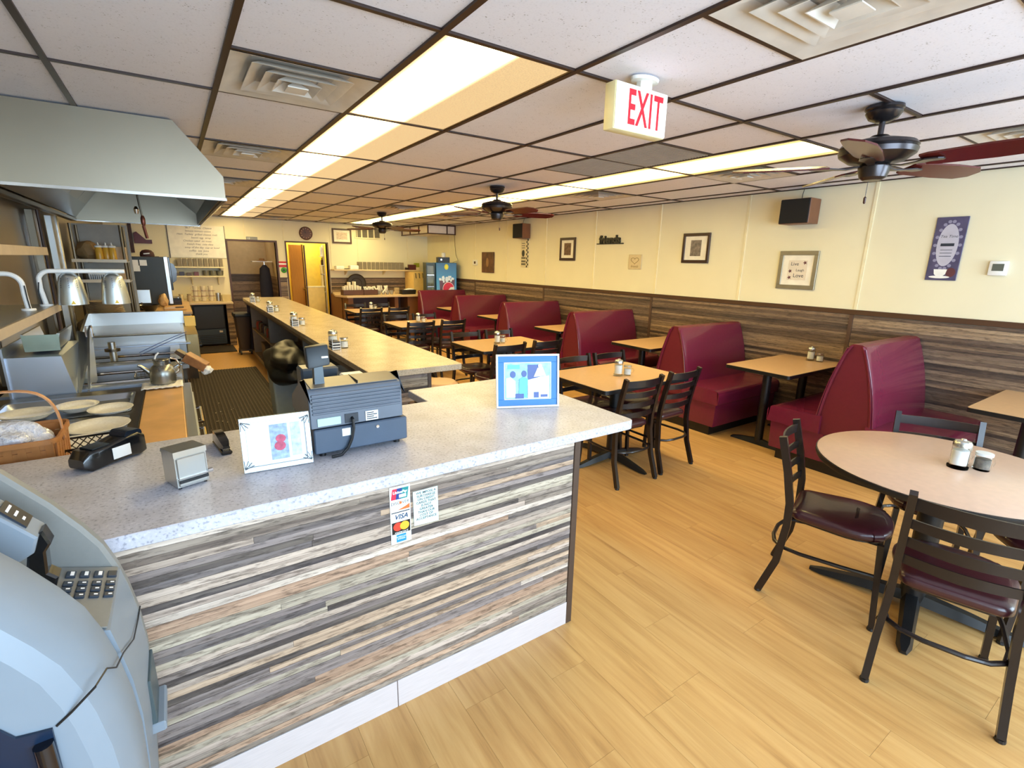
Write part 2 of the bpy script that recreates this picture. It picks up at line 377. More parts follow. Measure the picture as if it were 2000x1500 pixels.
# door frames
def frame_y(name, x0, x1, z1, y, t=.035):
    return struct(name, MB().box(x0-t, x0, y-.02, y+.12, 0, z1+t).box(x1, x1+t, y-.02, y+.12, 0, z1+t).box(x0, x1, y-.02, y+.12, z1, z1+t), TRIM)
frame_y('door_1', .985, 1.875, 1.975, YB)
d2 = frame_y('door_2', 2.09, 2.935, 1.985, YB, .028)
# hall beyond door 1 and room beyond door 2
hall = struct('wall_hall', MB().box(.3, 1.93, YB+1.45, YB+1.5, 0, 2.6).box(1.88, 1.93, YB+.12, YB+1.45, 0, 2.6).box(.3, .35, YB+.12, YB+1.45, 0, 2.6), mat('brown beige hall paint', (190, 168, 128), .6), smooth=False)
slats_y(.36, 1.87, 0, 1.25, YB+1.45, hall, rh=.05)
MB().box(.36, 1.87, YB+1.43, YB+1.45, 1.25, 1.275).build('wainscot_cap', BATTEN, hall)
p = MB().box(-.006, 0, -.66, .66, .001, .049).build('slat', SLATY, hall, smooth=False)
for i in range(25):
    o = p if i == 0 else p.copy()
    if i: COL.objects.link(o)
    o.location = (1.88, YB+.79, i*.05)
struct('ceiling_hall', MB().box(.3, 3.2, YB+.12, YB+2.1, 2.45, 2.5), CREAM)
room2 = struct('wall_office', MB().box(1.95, 3.2, YB+.82, YB+.87, 0, 2.6).box(3.0, 3.05, YB+.12, YB+.82, 0, 2.6).box(1.935, 1.98, YB+.12, YB+.82, 0, 2.6), mat('yellow office paint', (250, 226, 110), .6), smooth=False)
area('office_lamp', (2.6, YB+.4, 2.4), (0, 0, 0), .4, .4, 9, (1, .86, .45))
area('hall_lamp', (1.3, YB+.9, 2.42), (0, 0, 0), .4, .4, 5, (1, .82, .55))

# ---------------------------------------------------------------- ceiling
OX, UX, OY, UY = .2715, .6096, 1.772, 1.2192
ce = struct('ceiling', MB().box(XL-.1, XW+.1, YF-.1, YB+.1, CH+.03, CH+.12), mat('plenum board', (190, 186, 180), .8), smooth=False)
HALF = {}   # (col,row) -> 'a','b': which half is something else
vents = [(0, 0, 'b'), (0, 2, 'a'), (0, 3, 'b'), (0, 5, 'a'), (0, 6, 'b'), (2, -1, 'a'), (6, -1, 'a'), (6, 0, 'b'), (6, 2, 'a'), (6, 5, 'a'), (4, 4, 'b'), (2, 7, 'b')]
returns = [(4, 0, 'b'), (4, 1, 'a')]
occ = {(c, r, h) for c, r, h in vents+returns}
tp = {}
def tile(x0, x1, y0, y1):
    k_ = (round(x1-x0, 3), round(y1-y0, 3))
    if k_ not in tp:
        w_, h_ = k_; o = MB().box(-w_/2+.011, w_/2-.011, -h_/2+.011, h_/2-.011, .006, .02, .002).build('ceiling_tile', TILE, ce, smooth=False); tp[k_] = o
    else: o = tp[k_].copy(); COL.objects.link(o)
    o.location = ((x0+x1)/2, (y0+y1)/2, CH)
bars = set()
for c in range(-2, 9):
    x0 = OX+c*UX; x1 = min(x0+UX, XW)
    for r_ in range(-2, 9):
        y0 = OY+r_*UY; y1 = min(y0+UY, YB)
        if c in (1, 5) and 0 <= r_ <= 7: continue
        halves = [(c, r_, 'a') in occ, (c, r_, 'b') in occ]
        if any(halves) or (c, r_) in ((4, -1),):
            if not halves[0]: tile(x0, x1, y0, y0+UY/2)
            if not halves[1]: tile(x0, x1, y0+UY/2, y1)
            bars.add((x0, x1, y0+UY/2))
        else: tile(x0, x1, y0, y1)
GW = .0125
for c in range(-2, 10):
    x = OX+c*UX
    MB().box(x-GW, x+GW, YF, YB, CH-.003, CH+.03).build('grid_runner', GRID, ce, smooth=False)
for r_ in range(-2, 9):
    y = OY+r_*UY
    MB().box(XL, XW, y-GW*.8, y+GW*.8, CH-.002, CH+.03).build('grid_cross_bar', GRID, ce, smooth=False)
for x0, x1, y in bars: MB().box(x0, x1, y-GW*.8, y+GW*.8, CH-.002, CH+.03).build('grid_cross_bar', GRID, ce, smooth=False)
MB().box(XW-.02, XW, YF, YB, CH-.003, CH+.03).box(XL, XW, YB-.02, YB, CH-.003, CH+.03).build('wall_angle', GRID, ce, smooth=False)
# ceiling lights
L1 = lamp_mat('warm prismatic lens', (240, 204, 148), (255, 226, 150), -.12, .17, .85, TUBE1)
L2 = lamp_mat('pale prismatic lens', (255, 224, 140), (255, 230, 150), .0, .24, 1.0, TUBE2)
ordn = ['first', 'second', 'third', 'fourth', 'fifth', 'sixth', 'seventh', 'eighth']
def ceil_light(c, r_, L, lab):
    t = thing('ceiling_light', lab, 'light', (OX+(c+.5)*UX, OY+(r_+.5)*UY, CH), 0, 'fluorescent light panels in the ceiling')
    MB().box(-.292, .292, -.597, .597, .004, .010).build('lens', L, t, smooth=False)
    b = MB()
    for a in ((-.2925, -.285, -.598, .598), (.285, .2925, -.598, .598), (-.285, .285, -.598, -.590), (-.285, .285, .590, .598)): b.box(*a, .001, .011)
    b.build('lens_frame', mat('lamp frame', (120, 92, 50), .5), t, smooth=False)
    return t
for r_ in range(8):
    ceil_light(1, r_, L1, 'warm fluorescent ceiling panel over the long counter, %s from the near end' % ordn[r_])
for r_ in range(8):
    ceil_light(5, r_, L2, 'pale yellow fluorescent ceiling panel in the row by the booths, %s from the near end' % ordn[r_])
# vents
VM = mat('dusty ivory vent metal', (214, 209, 200), .5, var=.12, scale=6)
def make_vent(label):
    t = thing('ceiling_vent', label, 'vent', (0, 0, 0), 0, 'square ceiling vents')
    b = MB()
    def ringf(o0, z0, o1, z1, th=.0):
        A = [(-o0, -o0, z0), (o0, -o0, z0), (o0, o0, z0), (-o0, o0, z0)]; B = [(-o1, -o1, z1), (o1, -o1, z1), (o1, o1, z1), (-o1, o1, z1)]
        return A, B
    def shell(o_in, z_in, o_out, z_out, t_=.004):
        b.loft([ringf(o_in, z_in, 0, 0)[0], ringf(o_out, z_out, 0, 0)[0], ringf(o_out+t_, z_out, 0, 0)[0], ringf(o_in+t_, z_in+.0, 0, 0)[0], ringf(o_in, z_in, 0, 0)[0]], cap=False)
    shell(.20, .03, .289, -.004, .004)
    b.build('vent_frame', VM, t)
    for o_in, o_out, dz in ((.15, .205, -.004), (.095, .145, -.010), (.045, .09, -.016)):
        b = MB(); shell(o_in, dz+.034, o_out, dz, .004)
        b.build('vent_louvre', VM, t)
    MB().loft([ringf(.01, .012, 0, 0)[0], ringf(.045, -.018, 0, 0)[0], ringf(.045, -.022, 0, 0)[0], ringf(.002, -.022, 0, 0)[0]]).build('vent_centre', VM, t)
    MB().box(-.285, .285, -.285, .285, .034, .036).build('vent_backing', mat('dark duct', (60, 62, 66), .7), t)
    return t
vl = ['dirty ivory vent beside the first light panel over the counter', 'square vent left of the long counter light strip, second from the camera', 'square vent over the kitchen aisle, third from the camera', 'square vent over the kitchen aisle, fourth from the camera', 'square vent over the kitchen aisle nearest the back wall',
      'large white square vent at the top edge of the picture', 'square vent behind the near ceiling fan by the right wall', 'square vent beside the near fan blade and pale light strip', 'square vent between light strip and wall, above the word sign', 'square vent near the wall over the far booths', 'square vent left of the far ceiling fan', 'square vent against the back wall above the wall clock']
v0 = None
for (c, r_, h), lb in zip(vents, vl):
    loc = (OX+(c+.5)*UX, OY+(r_+(.25 if h == 'a' else .75))*UY, CH)
    if v0 is None: v0 = make_vent(lb); v0.location = loc
    else: dup(v0, loc, 0, lb)
for i, (c, r_, h) in enumerate(returns):
    t = thing('return_grille', ['brown grey return air grille nearer the exit sign', 'brown grey return air grille farther from the exit sign'][i], 'vent', (OX+(c+.5)*UX, OY+(r_+(.25 if h == 'a' else .75))*UY, CH))
    MB().box(-.29, .29, -.29, .29, .006, .012).build('grille_back', mat('grille back', (92, 84, 78), .6), t)
    for k_ in range(24):
        y = -.28+k_*.0243
        q = MB().box(-.285, .285, y, y+.012, -.001, .006).build('louvre', mat('grille slat', (158, 148, 136), .5), t)

# ================================================================ COUNTER AND BAR
CT = .965
t = thing('front_counter', 'front counter clad in weathered striped slats, grey speckled top, beside the cash machine', 'counter', (0, 0, 0))
# top: L shaped slab with rounded right corners
def round_poly(pts, rad, n=5):
    out = []
    L = len(pts)
    for i, p in enumerate(pts):
        r = rad[i] if isinstance(rad, (list, tuple)) else rad
        p = Vector(p); a = Vector(pts[i-1]); c = Vector(pts[(i+1) % L])
        if r <= 0: out.append(tuple(p)); continue
        d1 = (a-p).normalized(); d2 = (c-p).normalized(); A = p+d1*r; C = p+d2*r
        for k_ in range(n+1):
            u = k_/n; q = A*(1-u)**2+p*2*u*(1-u)+C*u**2; out.append(tuple(q))
    return out
poly = round_poly([(-.94, 1.475), (1.69, 1.475), (1.69, 2.49), (1.0, 2.49), (1.0, 2.235), (-.94, 2.235)], [0, .035, .035, 0, 0, 0])
MB().prism(poly, CT-.042, CT, 'Z', .003).build('countertop', LAM, t)
b = MB().box(-.94, 1.36, 1.508, 1.56, .0, .923); b.build('front_board', mat('chipboard', (120, 104, 88), .7), t, smooth=False)
# slats on the front (facing the entrance)
X0, X1, Z0, Z1 = -.90, 1.35, .118, .918; n = 38; h = (Z1-Z0)/n
meshes = {}
for i in range(n):
    x = X0 - random.uniform(0, .5)
    while x < X1:
        ln = random.choice((1.5, 2.4, 2.4)); a = max(x, X0); c = min(x+ln, X1)
        if X1-c < .12: c = X1
        if c-a > .02:
            k_ = round(c-a, 2) if (a > X0 and c < X1) else None
            if k_ and k_ in meshes: o = meshes[k_].copy(); COL.objects.link(o)
            else:
                o = MB().box(-(c-a)/2+.0004, (c-a)/2-.0004, -.006, 0, .0004, h-.0004).build('slat', SLATX, t, smooth=False)
                if k_: meshes[k_] = o
            o.location = ((a+c)/2, 1.508-random.choice((0, .0006, .0012)), Z0+i*h)
        x = c if c == X1 else x+ln
for a, c in ((-.92, .52), (.523, 1.352)): MB().box(a, c, 1.498, 1.509, .0, .117, .001).build('baseboard', mat('grey lilac vinyl base', (206, 196, 194), .45, stretch=(1, 1, 20)), t)
MB().box(1.352, 1.385, 1.497, 1.60, 0, .922, .002).build('corner_post', mat('bronze brown post', (74, 58, 48), .4, stretch=(1, 1, 4)), t)
MB().box(1.36, 1.38, 1.60, 2.42, 0, .922).build('side_board', SLATY, t, smooth=False)
MB().box(.98, 1.36, 2.40, 2.42, 0, .922).build('back_board', SLATXW, t, smooth=False)
MB().box(-.94, -.60, 2.16, 2.20, 0, .923).box(.96, .99, 1.56, 2.40, 0, .923).box(-.94, .96, 1.56, 2.18, .46, .48).build('inner_shelving', DWOOD, t, smooth=False)
# card decals
PAPER = mat('white sticker paper', (238, 244, 240), .5); 
def flat(name, poly, y, th, m, parent):      # flat shape on a plane facing -Y, poly in (x,z)
    return MB().prism(poly, y-th, y, 'Y').build(name, m, parent, smooth=False)
def rectp(x0, x1, z0, z1, sk=0): return [(x0, z0), (x1, z0), (x1+sk, z1), (x0+sk, z1)]
def circ(cx, cz, rx, rz, n=24): return [(cx+rx*math.cos(2*PI*i/n), cz+rz*math.sin(2*PI*i/n)) for i in range(n)]
Yd = 1.4995
t = thing('card_sticker_strip', 'tall narrow sticker of five card payment logos on the counter front', 'sticker', (.559, Yd, .80))
MB().box(-.037, .037, -.0008, 0, -.108, .108).build('backing', PAPER, t, smooth=False)
def F(n, p, k_, m): return flat(n, p, -.0008-.0004*k_, .0004, m, t)
F('logo_red_band', rectp(-.033, -.012, .060, .100, .006), 0, mat('logo red', (214, 40, 70), .5))
F('logo_blue_band', rectp(-.016, .006, .060, .100, .006), 1, mat('logo navy', (20, 60, 130), .5))
F('logo_green_band', rectp(.002, .026, .060, .100, .006), 2, mat('logo teal', (10, 130, 130), .5))
WT = mat('print white', (250, 250, 250), .5); INK = mat('print dark', (30, 42, 60), .5)
text('logo_lettering', 'UnionPay', .0135, WT, t, (-.001, -.0024, .086), RX90, .0002, .0004, 1, .25)
F('logo_glyphs', rectp(-.004, .022, .065, .077), 3, WT)
text('logo_lettering', 'DISC', .0155, INK, t, (-.017, -.001, .045), RX90, .0002)
F('logo_orange_ball', circ(.0015, .0455, .0048, .0055), 0, mat('logo orange', (240, 110, 50), .5))
text('logo_lettering', 'VER', .0155, INK, t, (.0195, -.001, .045), RX90, .0002)
F('logo_orange_swoosh', [(-.012, .018), (.034, .018), (.034, .036), (.02, .029)], 0, mat('logo orange', (240, 110, 50), .5))
F('logo_bar', rectp(-.033, .034, .009, .0125), 0, INK)
text('logo_lettering', 'VISA', .025, mat('card navy', (18, 60, 100), .5), t, (.001, -.001, -.008), RX90, .0002, .0006, 1, .3)
F('logo_black_field', rectp(-.033, .034, -.071, -.026), 0, BLACK)
F('logo_red_disc', circ(-.011, -.044, .017, .016), 1, mat('logo scarlet', (240, 60, 40), .5))
F('logo_yellow_disc', circ(.013, -.044, .017, .016), 2, mat('logo amber', (250, 180, 50), .5))
text('logo_lettering', 'mastercard', .0105, WT, t, (.001, -.0014, -.066), RX90, .0002)
F('logo_blue_square', rectp(-.018, .018, -.104, -.075), 0, mat('logo sky', (30, 140, 200), .5))
text('logo_lettering', 'AMERICAN\nEXPRESS', .0075, WT, t, (0, -.0014, -.0885), RX90, .0002)
t = thing('surcharge_notice', 'pale green paper notice about a credit card surcharge, right of the logo sticker', 'sign', (.656, Yd, .806))
MB().prism([(-.048, -.066), (.047, -.070), (.045, .067), (-.050, .066)], -.0008, 0, 'Y').build('paper', mat('mint paper', (214, 240, 234), .55), t, smooth=False)
text('lettering', 'WE IMPOSE A\nSURCHARGE\nON CREDIT\nCARDS THAT\nIS NOT\nGREATER\nTHAN OUR\nCOST OF\nACCEPTANCE', .0125, INK, t, (0, -.001, .006), RX90, .0002, .0002)

# the long bar
t = thing('long_bar_counter', 'long lunch counter, its speckled top tinted by warm light, running down the room behind the till', 'counter')
poly = round_poly([(.955, 3.0), (1.612, 3.0), (1.612, 9.95), (.955, 9.95)], [0, .02, .12, .12])
LAM_WARMLIT = speckle('speckled laminate tinted by warm light', (196, 182, 160), (150, 136, 118), (214, 202, 182), .26)  # the counter's speckled laminate with warm ceiling light put into its colour
MB().prism(poly, CT-.042, CT, 'Z', .003).build('bartop', LAM_WARMLIT, t)
MB().box(.972, .99, 3.04, 9.85, CT-.085, CT-.043).build('edge_rail', mat('brown grey edge rail', (104, 92, 80), .5), t, smooth=False)
slm = MB().box(-.175, .175, -.006, 0, .0006, .031).build('slat', SLATX, t, smooth=False)
for i in range(29):
    o = slm if i == 0 else slm.copy()
    if i: COL.objects.link(o)
    o.location = (1.19, 3.05, .005+i*.0316)
MB().box(1.365, 1.392, 3.04, 3.10, 0, .92, .002).build('end_post', mat('bronze brown post', (74, 58, 48), .4), t)
MB().box(1.02, 1.365, 3.052, 3.09, 0, .92).build('end_panel', DWOOD, t, smooth=False)
MB().box(1.36, 1.385, 3.10, 9.80, 0, .92).build('dining_side_panel', SLATY, t, smooth=False)
SH = mat('worn grey beige shelf', (150, 136, 114), .6, var=.15)
for y in (5.25, 7.45, 9.3): MB().box(1.0, 1.36, y-.015, y+.015, .08, .92).build('divider', mat('divider board', (150, 146, 140), .5), t, smooth=False)
for z in (.08, .50): MB().box(1.0, 1.36, 3.09, 9.3, z-.012, z+.012).build('shelf_board', SH, t, smooth=False)
MB().box(1.01, 1.04, 3.09, 9.8, 0, .068).build('plinth', SH, t, smooth=False)
MB().box(1.0, 1.36, 9.78, 9.80, 0, .92).build('far_end_panel', DWOOD, t, smooth=False)
# things on the bar's open shelves
def simple(name, label, cat, mb, m, loc, rz=0, group=None, **kw):
    o = mb.build(name, m, loc=loc, rot=(0, 0, rz), **kw); return tag(o, label, cat, group)
def bottle_mb(r, h, neck=.35):
    return MB().lathe([(r*.9, 0), (r, .01), (r, h*.62), (r*neck, h*.78), (r*neck, h*.94), (r*.45, h*.95), (r*.45, h)], 14)
random.seed(3)
bc = [(70, 40, 30), (140, 120, 90), (40, 40, 44), (160, 60, 50), (110, 110, 106), (186, 176, 150), (60, 56, 80)]
for i in range(12):
    y = 7.6+i*.14; r = random.uniform(.03, .05); c = bc[i % 7]
    simple('jar', 'small pantry jar on the bar under-shelf, %s from the kitchen mat end' % ORD[i], 'jar', MB().lathe([(r, 0), (r, .1), (r*.8, .115), (r*.8, .13)], 12), mat('pantry jar %d' % (i % 7), c, .4), (1.08, y, .512+.0), 0, 'jars on the upper under-shelf of the bar')
for i, (y, c, s) in enumerate(((5.5, (190, 180, 160), (.2, .26, .14)), (5.9, (120, 96, 70), (.22, .3, .2)), (6.4, (160, 160, 158), (.2, .24, .12)), (6.9, (96, 60, 44), (.2, .3, .22)), (7.8, (140, 126, 100), (.22, .4, .2)), (8.5, (100, 90, 80), (.22, .4, .24)))):
    t = thing('storage_box', ['pale cardboard box', 'brown carton', 'grey tub', 'dark brown carton', 'tan crate', 'grey brown crate'][i]+' on the lower shelf under the bar', 'box', (1.15, y, .092))
    MB().box(-s[0]/2, s[0]/2, -s[1]/2, s[1]/2, 0, s[2], .004).build('carton', mat('carton %d' % i, c, .7), t)
    MB().box(-s[0]/2-.004, s[0]/2+.004, -s[1]/2-.004, s[1]/2+.004, s[2], s[2]+.02, .003).build('lid', mat('carton lid %d' % i, tuple(v*.9 for v in c), .7), t)
# waste bin with black bag in front of the bar shelves
t = thing('lined_waste_bin', 'grey bin overflowing with a black liner bag under the long bar', 'bin', (.80, 5.25, 0))
MB().loft([[(x*s_, y*s_*1.3, z) for x, y in round_poly([(-.13, -.13), (.13, -.13), (.13, .13), (-.13, .13)], .03)] for s_, z in ((.85, 0), (1, .55))]).build('bin_body', mat('pale blue grey bin', (170, 184, 190), .4), t)
def blob(mb, c, r, n=3, amp=.2, seed=1, sz=1):
    rnd = random.Random(seed); bm2 = bmesh.new(); bmesh.ops.create_icosphere(bm2, subdivisions=n, radius=1)
    ph = [(Vector((rnd.uniform(-1, 1), rnd.uniform(-1, 1), rnd.uniform(-1, 1))).normalized(), rnd.uniform(2, 9), rnd.uniform(0, 6)) for _ in range(14)]
    vm = {}
    for v in bm2.verts:
        d = v.co.normalized(); k_ = 1+amp*sum(math.sin(f_*d.dot(a)+p_) for a, f_, p_ in ph)/5
        vm[v] = mb.bm.verts.new((c[0]+d.x*r[0]*k_, c[1]+d.y*r[1]*k_, c[2]+d.z*r[2]*k_*sz))
    for f in bm2.faces: mb.bm.faces.new([vm[v] for v in f.verts])
    bm2.free(); return mb
blob(MB(), (.04, -.05, .66), (.20, .42, .20), 4, .20, 5).build('black_liner_bag', mat('black bag plastic', (10, 10, 12), .5, scale=30), t)
t = thing('white_bucket', 'white plastic bucket on the shelf under the near end of the bar', 'bucket', (1.14, 4.35, .512))
MB().lathe([(.11, 0), (.13, .2), (.137, .2), (.137, .215), (.12, .215), (.10, .02)], 20, cap=False).build('pail', WHITE, t)
MB().tube([(.135*math.cos(a), .0, .2+.06*math.sin(a)) for a in [i*PI/8 for i in range(9)]], .003, 6).build('bail_handle', CHROME, t)
for i in range(4): simple('binder', 'upright %s folder below the bar near the waste bin' % ['red', 'cream', 'maroon', 'white'][i], 'folder', MB().box(-.1, .1, -.015, .015, 0, .28, .002), mat('folder %d' % i, [(150, 40, 34), (214, 200, 170), (96, 34, 36), (224, 222, 214)][i], .5), (1.08, 5.36+i*.036, .092))
# tall wheeled trash can at the far end of the bar
t = thing('wheeled_trash_can', 'tall dark brown wheeled trash can at the far end of the bar', 'bin', (.905, 9.62+.15, 0))
R4 = lambda a, c, r=.03: round_poly([(-a, -c), (a, -c), (a, c), (-a, c)], r)
MB().loft([[(x, y, z) for x, y in R4(a, c)] for a, c, z in ((.085, .13, .09), (.12, .17, .66))]).build('can_body', mat('dark brown plastic', (62, 50, 42), .4), t)
MB().loft([[(x, y, z) for x, y in R4(a, c)] for a, c, z in ((.135, .185, .66), (.14, .19, .69), (.13, .18, .72))]).build('lid', BLACK, t)
for x in (-.08, .08):
    for y in (-.12, .12): MB().cyl((x-.012, y, .035), (x+.012, y, .035), .035, 12).build('wheel', BLACK, t)
MB().box(-.09, .09, -.135, .135, .065, .09).build('dolly', mat('dolly grey', (90, 80, 74), .5), t)
# bar stools
def make_stool(label):
    t = thing('bar_stool', label, 'stool', (0, 0, 0), 0, 'round stools at the long bar')
    MB().lathe([(.0, .0), (.145, 0), (.165, .015), (.165, .05), (.14, .07), (.0, .074)], 28, (0, 0, .565), cap=False).build('seat_pad', mat('tan stool vinyl', (200, 158, 118), .35, coat=.3), t)
    MB().lathe([(.168, .56), (.168, .585), (.160, .585), (.160, .56)], 28, cap=False).build('seat_ring', CHROME, t)
    MB().cyl((0, 0, .02), (0, 0, .565), .03, 16).build('post', CHROME, t)
    MB().lathe([(.17, 0), (.17, .01), (.05, .03), (.035, .06)], 24).build('foot_plate', CHROME, t)
    return t
s0 = make_stool('tan round bar stool nearest the counter corner'); s0.location = (1.83, 3.84, 0)
dup(s0, (1.83, 4.55, 0), 0, 'tan round bar stool, second one behind the nearest')
dup(s0, (1.83, 5.26, 0), 0, 'tan round bar stool, third one along the bar')

# ================================================================ FURNITURE OF THE DINING ROOM
def make_chair(label):
    t = thing('dining_chair', label, 'chair')
    up = lambda sx: [(sx*.205, -.275, .012), (sx*.197, -.215, .20), (sx*.185, -.195, .40), (sx*.185, -.198, .52), (sx*.185, -.228, .68), (sx*.185, -.272, .855)]
    for sx in (-1, 1):
        MB().tube(up(sx), [(.013, .017)]*6, sq=True, up=(0, 1, 0)).build('rear_leg', CHAIRM, t)
        MB().tube([(sx*.168, .185, .43), (sx*.185, .215, .012)], (.0125), sq=True, up=(0, 1, 0)).build('front_leg', CHAIRM, t)
        for (x, y) in ((sx*.205, -.277), (sx*.185, .2155)): pass
    b = MB()
    for sx in (-1, 1):
        b.lathe([(.016, 0), (.018, .004), (.016, .014)], 10, (sx*.205, -.276, 0)); b.lathe([(.016, 0), (.018, .004), (.016, .014)], 10, (sx*.185, .215, 0))
    o = b.build('floor_glide', BLACK, t); o['kind'] = 'stuff'
    for zc, hh in ((.812, .024), (.722, .019), (.638, .019), (.556, .019)):
        # slat bowed to the rear
        rings = []
        for k_ in range(9):
            u = -1+k_/4; x = u*.178; yb = -.198-(zc-.52)*.22 - .028*(1-u*u)
            rings.append([(x, yb-.004, zc-hh-.006*(1-abs(u))), (x, yb+.004, zc-hh-.006*(1-abs(u))), (x, yb+.004-.22*.0, zc+hh), (x, yb-.004, zc+hh)])
        MB().loft(rings).build('back_slat', CHAIRM, t)
    # seat: rounded shield
    pts = round_poly([(-.165, -.195), (.165, -.195), (.215, .12), (.12, .225), (-.12, .225), (-.215, .12)], [.05, .05, .10, .09, .09, .10], 5)
    def ring(s_, z): return [(x*s_, (y-.01)*s_+.01, z) for x, y in pts]
    MB().loft([ring(.95, .432), ring(1.0, .442), ring(1.0, .462), ring(.96, .476), ring(.80, .484), ring(.4, .487)]).build('seat_pad', VINYL, t, ang=50)
    MB().loft([ring(.86, .418), ring(.9, .420), ring(.9, .432), ring(.86, .432)]).build('seat_frame', CHAIRM, t)
    loop = [(-.176, .196, .27), (-.188, .05, .27), (-.192, -.12, .27), (-.175, -.205, .27), (-.13, -.245, .27), (-.06, -.262, .27), (.06, -.262, .27), (.13, -.245, .27), (.175, -.205, .27), (.192, -.12, .27), (.188, .05, .27), (.176, .196, .27)]
    MB().tube(loop, .010, 8).build('ring_stretcher', CHAIRM, t)
    return t
ch0 = make_chair('metal ladder-back chair standing left of the round table, seat fully in view'); ch_first = [True]
def chair(x, y, ang, label, group):
    """ang: facing direction in degrees (0 = +X)"""
    rz = math.radians(ang)-PI/2
    if ch_first[0]:
        ch_first[0] = False; ch0.location = (x, y, 0); ch0.rotation_euler = (0, 0, rz); ch0['label'] = label; ch0['group'] = group; return ch0
    return dup(ch0, (x, y, 0), rz, label, group)
def fchair(rx, ry, ang, label, group):   # by rear feet centre
    a = math.radians(ang); return chair(rx+.275*math.cos(a), ry+.275*math.sin(a), ang, label, group)
g = 'ladder-back chairs at the round table'
fchair(2.573, 1.207, -72, 'metal ladder-back chair at the left of the round table, whole seat in view', g)
fchair(2.246, .375, 16, 'ladder-back chair nearest the camera, seen from behind at the lower right', g)
fchair(3.54, .86, 204, 'ladder-back chair on the far side of the round table, before the booth', g)
fchair(3.42, .06, 130, 'ladder-back chair at the right side of the round table, mostly beyond the picture edge', g)

# round table
RTX, RTY = 2.93, .655
t = thing('round_table', 'round pinkish beige laminate table with a black edge at the right', 'table', (RTX, RTY, 0), math.radians(15))
MB().lathe([(.0, .755), (.512, .755), (.514, .758), (.51, .760), (0, .760)], 64, cap=False).build('tabletop', TABLER, t)
MB().lathe([(.44, .722), (.515, .728), (.520, .740), (.519, .755), (.40, .755)], 64, cap=False).build('table_edge', BLACK, t)
MB().lathe([(.0, .722), (.46, .722), (.46, .73), (0, .73)], 48, cap=False).build('table_underside', DWOOD, t)
def cross_base(t, L=.42, colr=.05, top=.72, rz=0, sp=.11):
    MB().cyl((0, 0, .045), (0, 0, top), colr, 20).build('column', BLACK, t)
    for k_ in range(4):
        a = rz+k_*PI/2; c, s_ = math.cos(a), math.sin(a)
        rings = []
        for r, w_, z0, z1 in ((.02, .040, .035, .085), (L*.5, .034, .018, .060), (L*.88, .030, .006, .030), (L, .014, .004, .018)):
            rings.append([(r*c-w_*s_, r*s_+w_*c, z0), (r*c+w_*s_, r*s_-w_*c, z0), (r*c+w_*.6*s_, r*s_-w_*.6*c, z1), (r*c-w_*.6*s_, r*s_+w_*.6*c, z1)])
        rings = [r if True else r for r in rings]
        MB().loft(rings).build('base_foot', BLACK, t)
        MB().lathe([(.014, 0), (.014, .012)], 10, (L*.9*c, L*.9*s_, 0)).build('glide', BLACK, t)
    MB().box(-.17, .17, -.02, .02, top-.012, top).box(-.02, .02, -.17, .17, top-.012, top).build('top_spider', BLACK, t)
cross_base(t, .45, .052, .722, math.radians(90))

# four-seat tables
def make_table(label):
    t = thing('dining_table', label, 'table', (0, 0, 0), 0, 'square four-seat tables in the middle row')
    p = lambda m_: round_poly([(-.49+m_, -.37+m_), (.49-m_, -.37+m_), (.49-m_, .37-m_), (-.49+m_, .37-m_)], .035, 4)
    MB().prism(p(.003), .752, .760, 'Z').build('tabletop', TABLE, t, smooth=False)
    MB().prism(p(0), .728, .757, 'Z').build('table_edge', BLACK, t, smooth=False)
    cross_base(t, .40, .045, .728, 0)
    return t
T = [(3.005, 2.86), (3.05, 4.68), (3.01, 6.83), (3.03, 8.98)]
tl = ['tan four-seat table nearest the front counter corner', 'tan four-seat table, second from the camera in the middle row', 'tan four-seat table, third from the camera in the middle row', 'tan four-seat table farthest back before the service shelf']
nm = ['nearest', 'second', 'third', 'farthest']
t0 = make_table(tl[0]); t0.location = (*T[0], 0)
for i in (1, 2, 3): dup(t0, (*T[i], 0), 0, tl[i])
for i, (x, y) in enumerate(T):
    g = 'ladder-back chairs at the four-seat tables'
    yo = y-.37
    d = (-.195, .315) if i == 0 else (-.26, .255)
    fchair(x+d[0], yo-.085-(.02 if i == 0 else .08), 90 + (2 if i % 2 else -2), 'ladder-back chair with its back to the camera, left one at the %s four-seat table' % nm[i], g)
    fchair(x+d[1], yo-.06-(.02 if i == 0 else .07), 90+2, 'ladder-back chair with its back to the camera, right one at the %s four-seat table' % nm[i], g)
    fy = y+.37+.10
    fchair(x-(.07 if i == 0 else .24), fy+.02, 270, 'ladder-back chair on the far left side of the %s four-seat table' % nm[i], g)
    fchair(x+(.36 if i == 0 else .22), fy, 270, 'ladder-back chair on the far right side of the %s four-seat table' % nm[i], g)

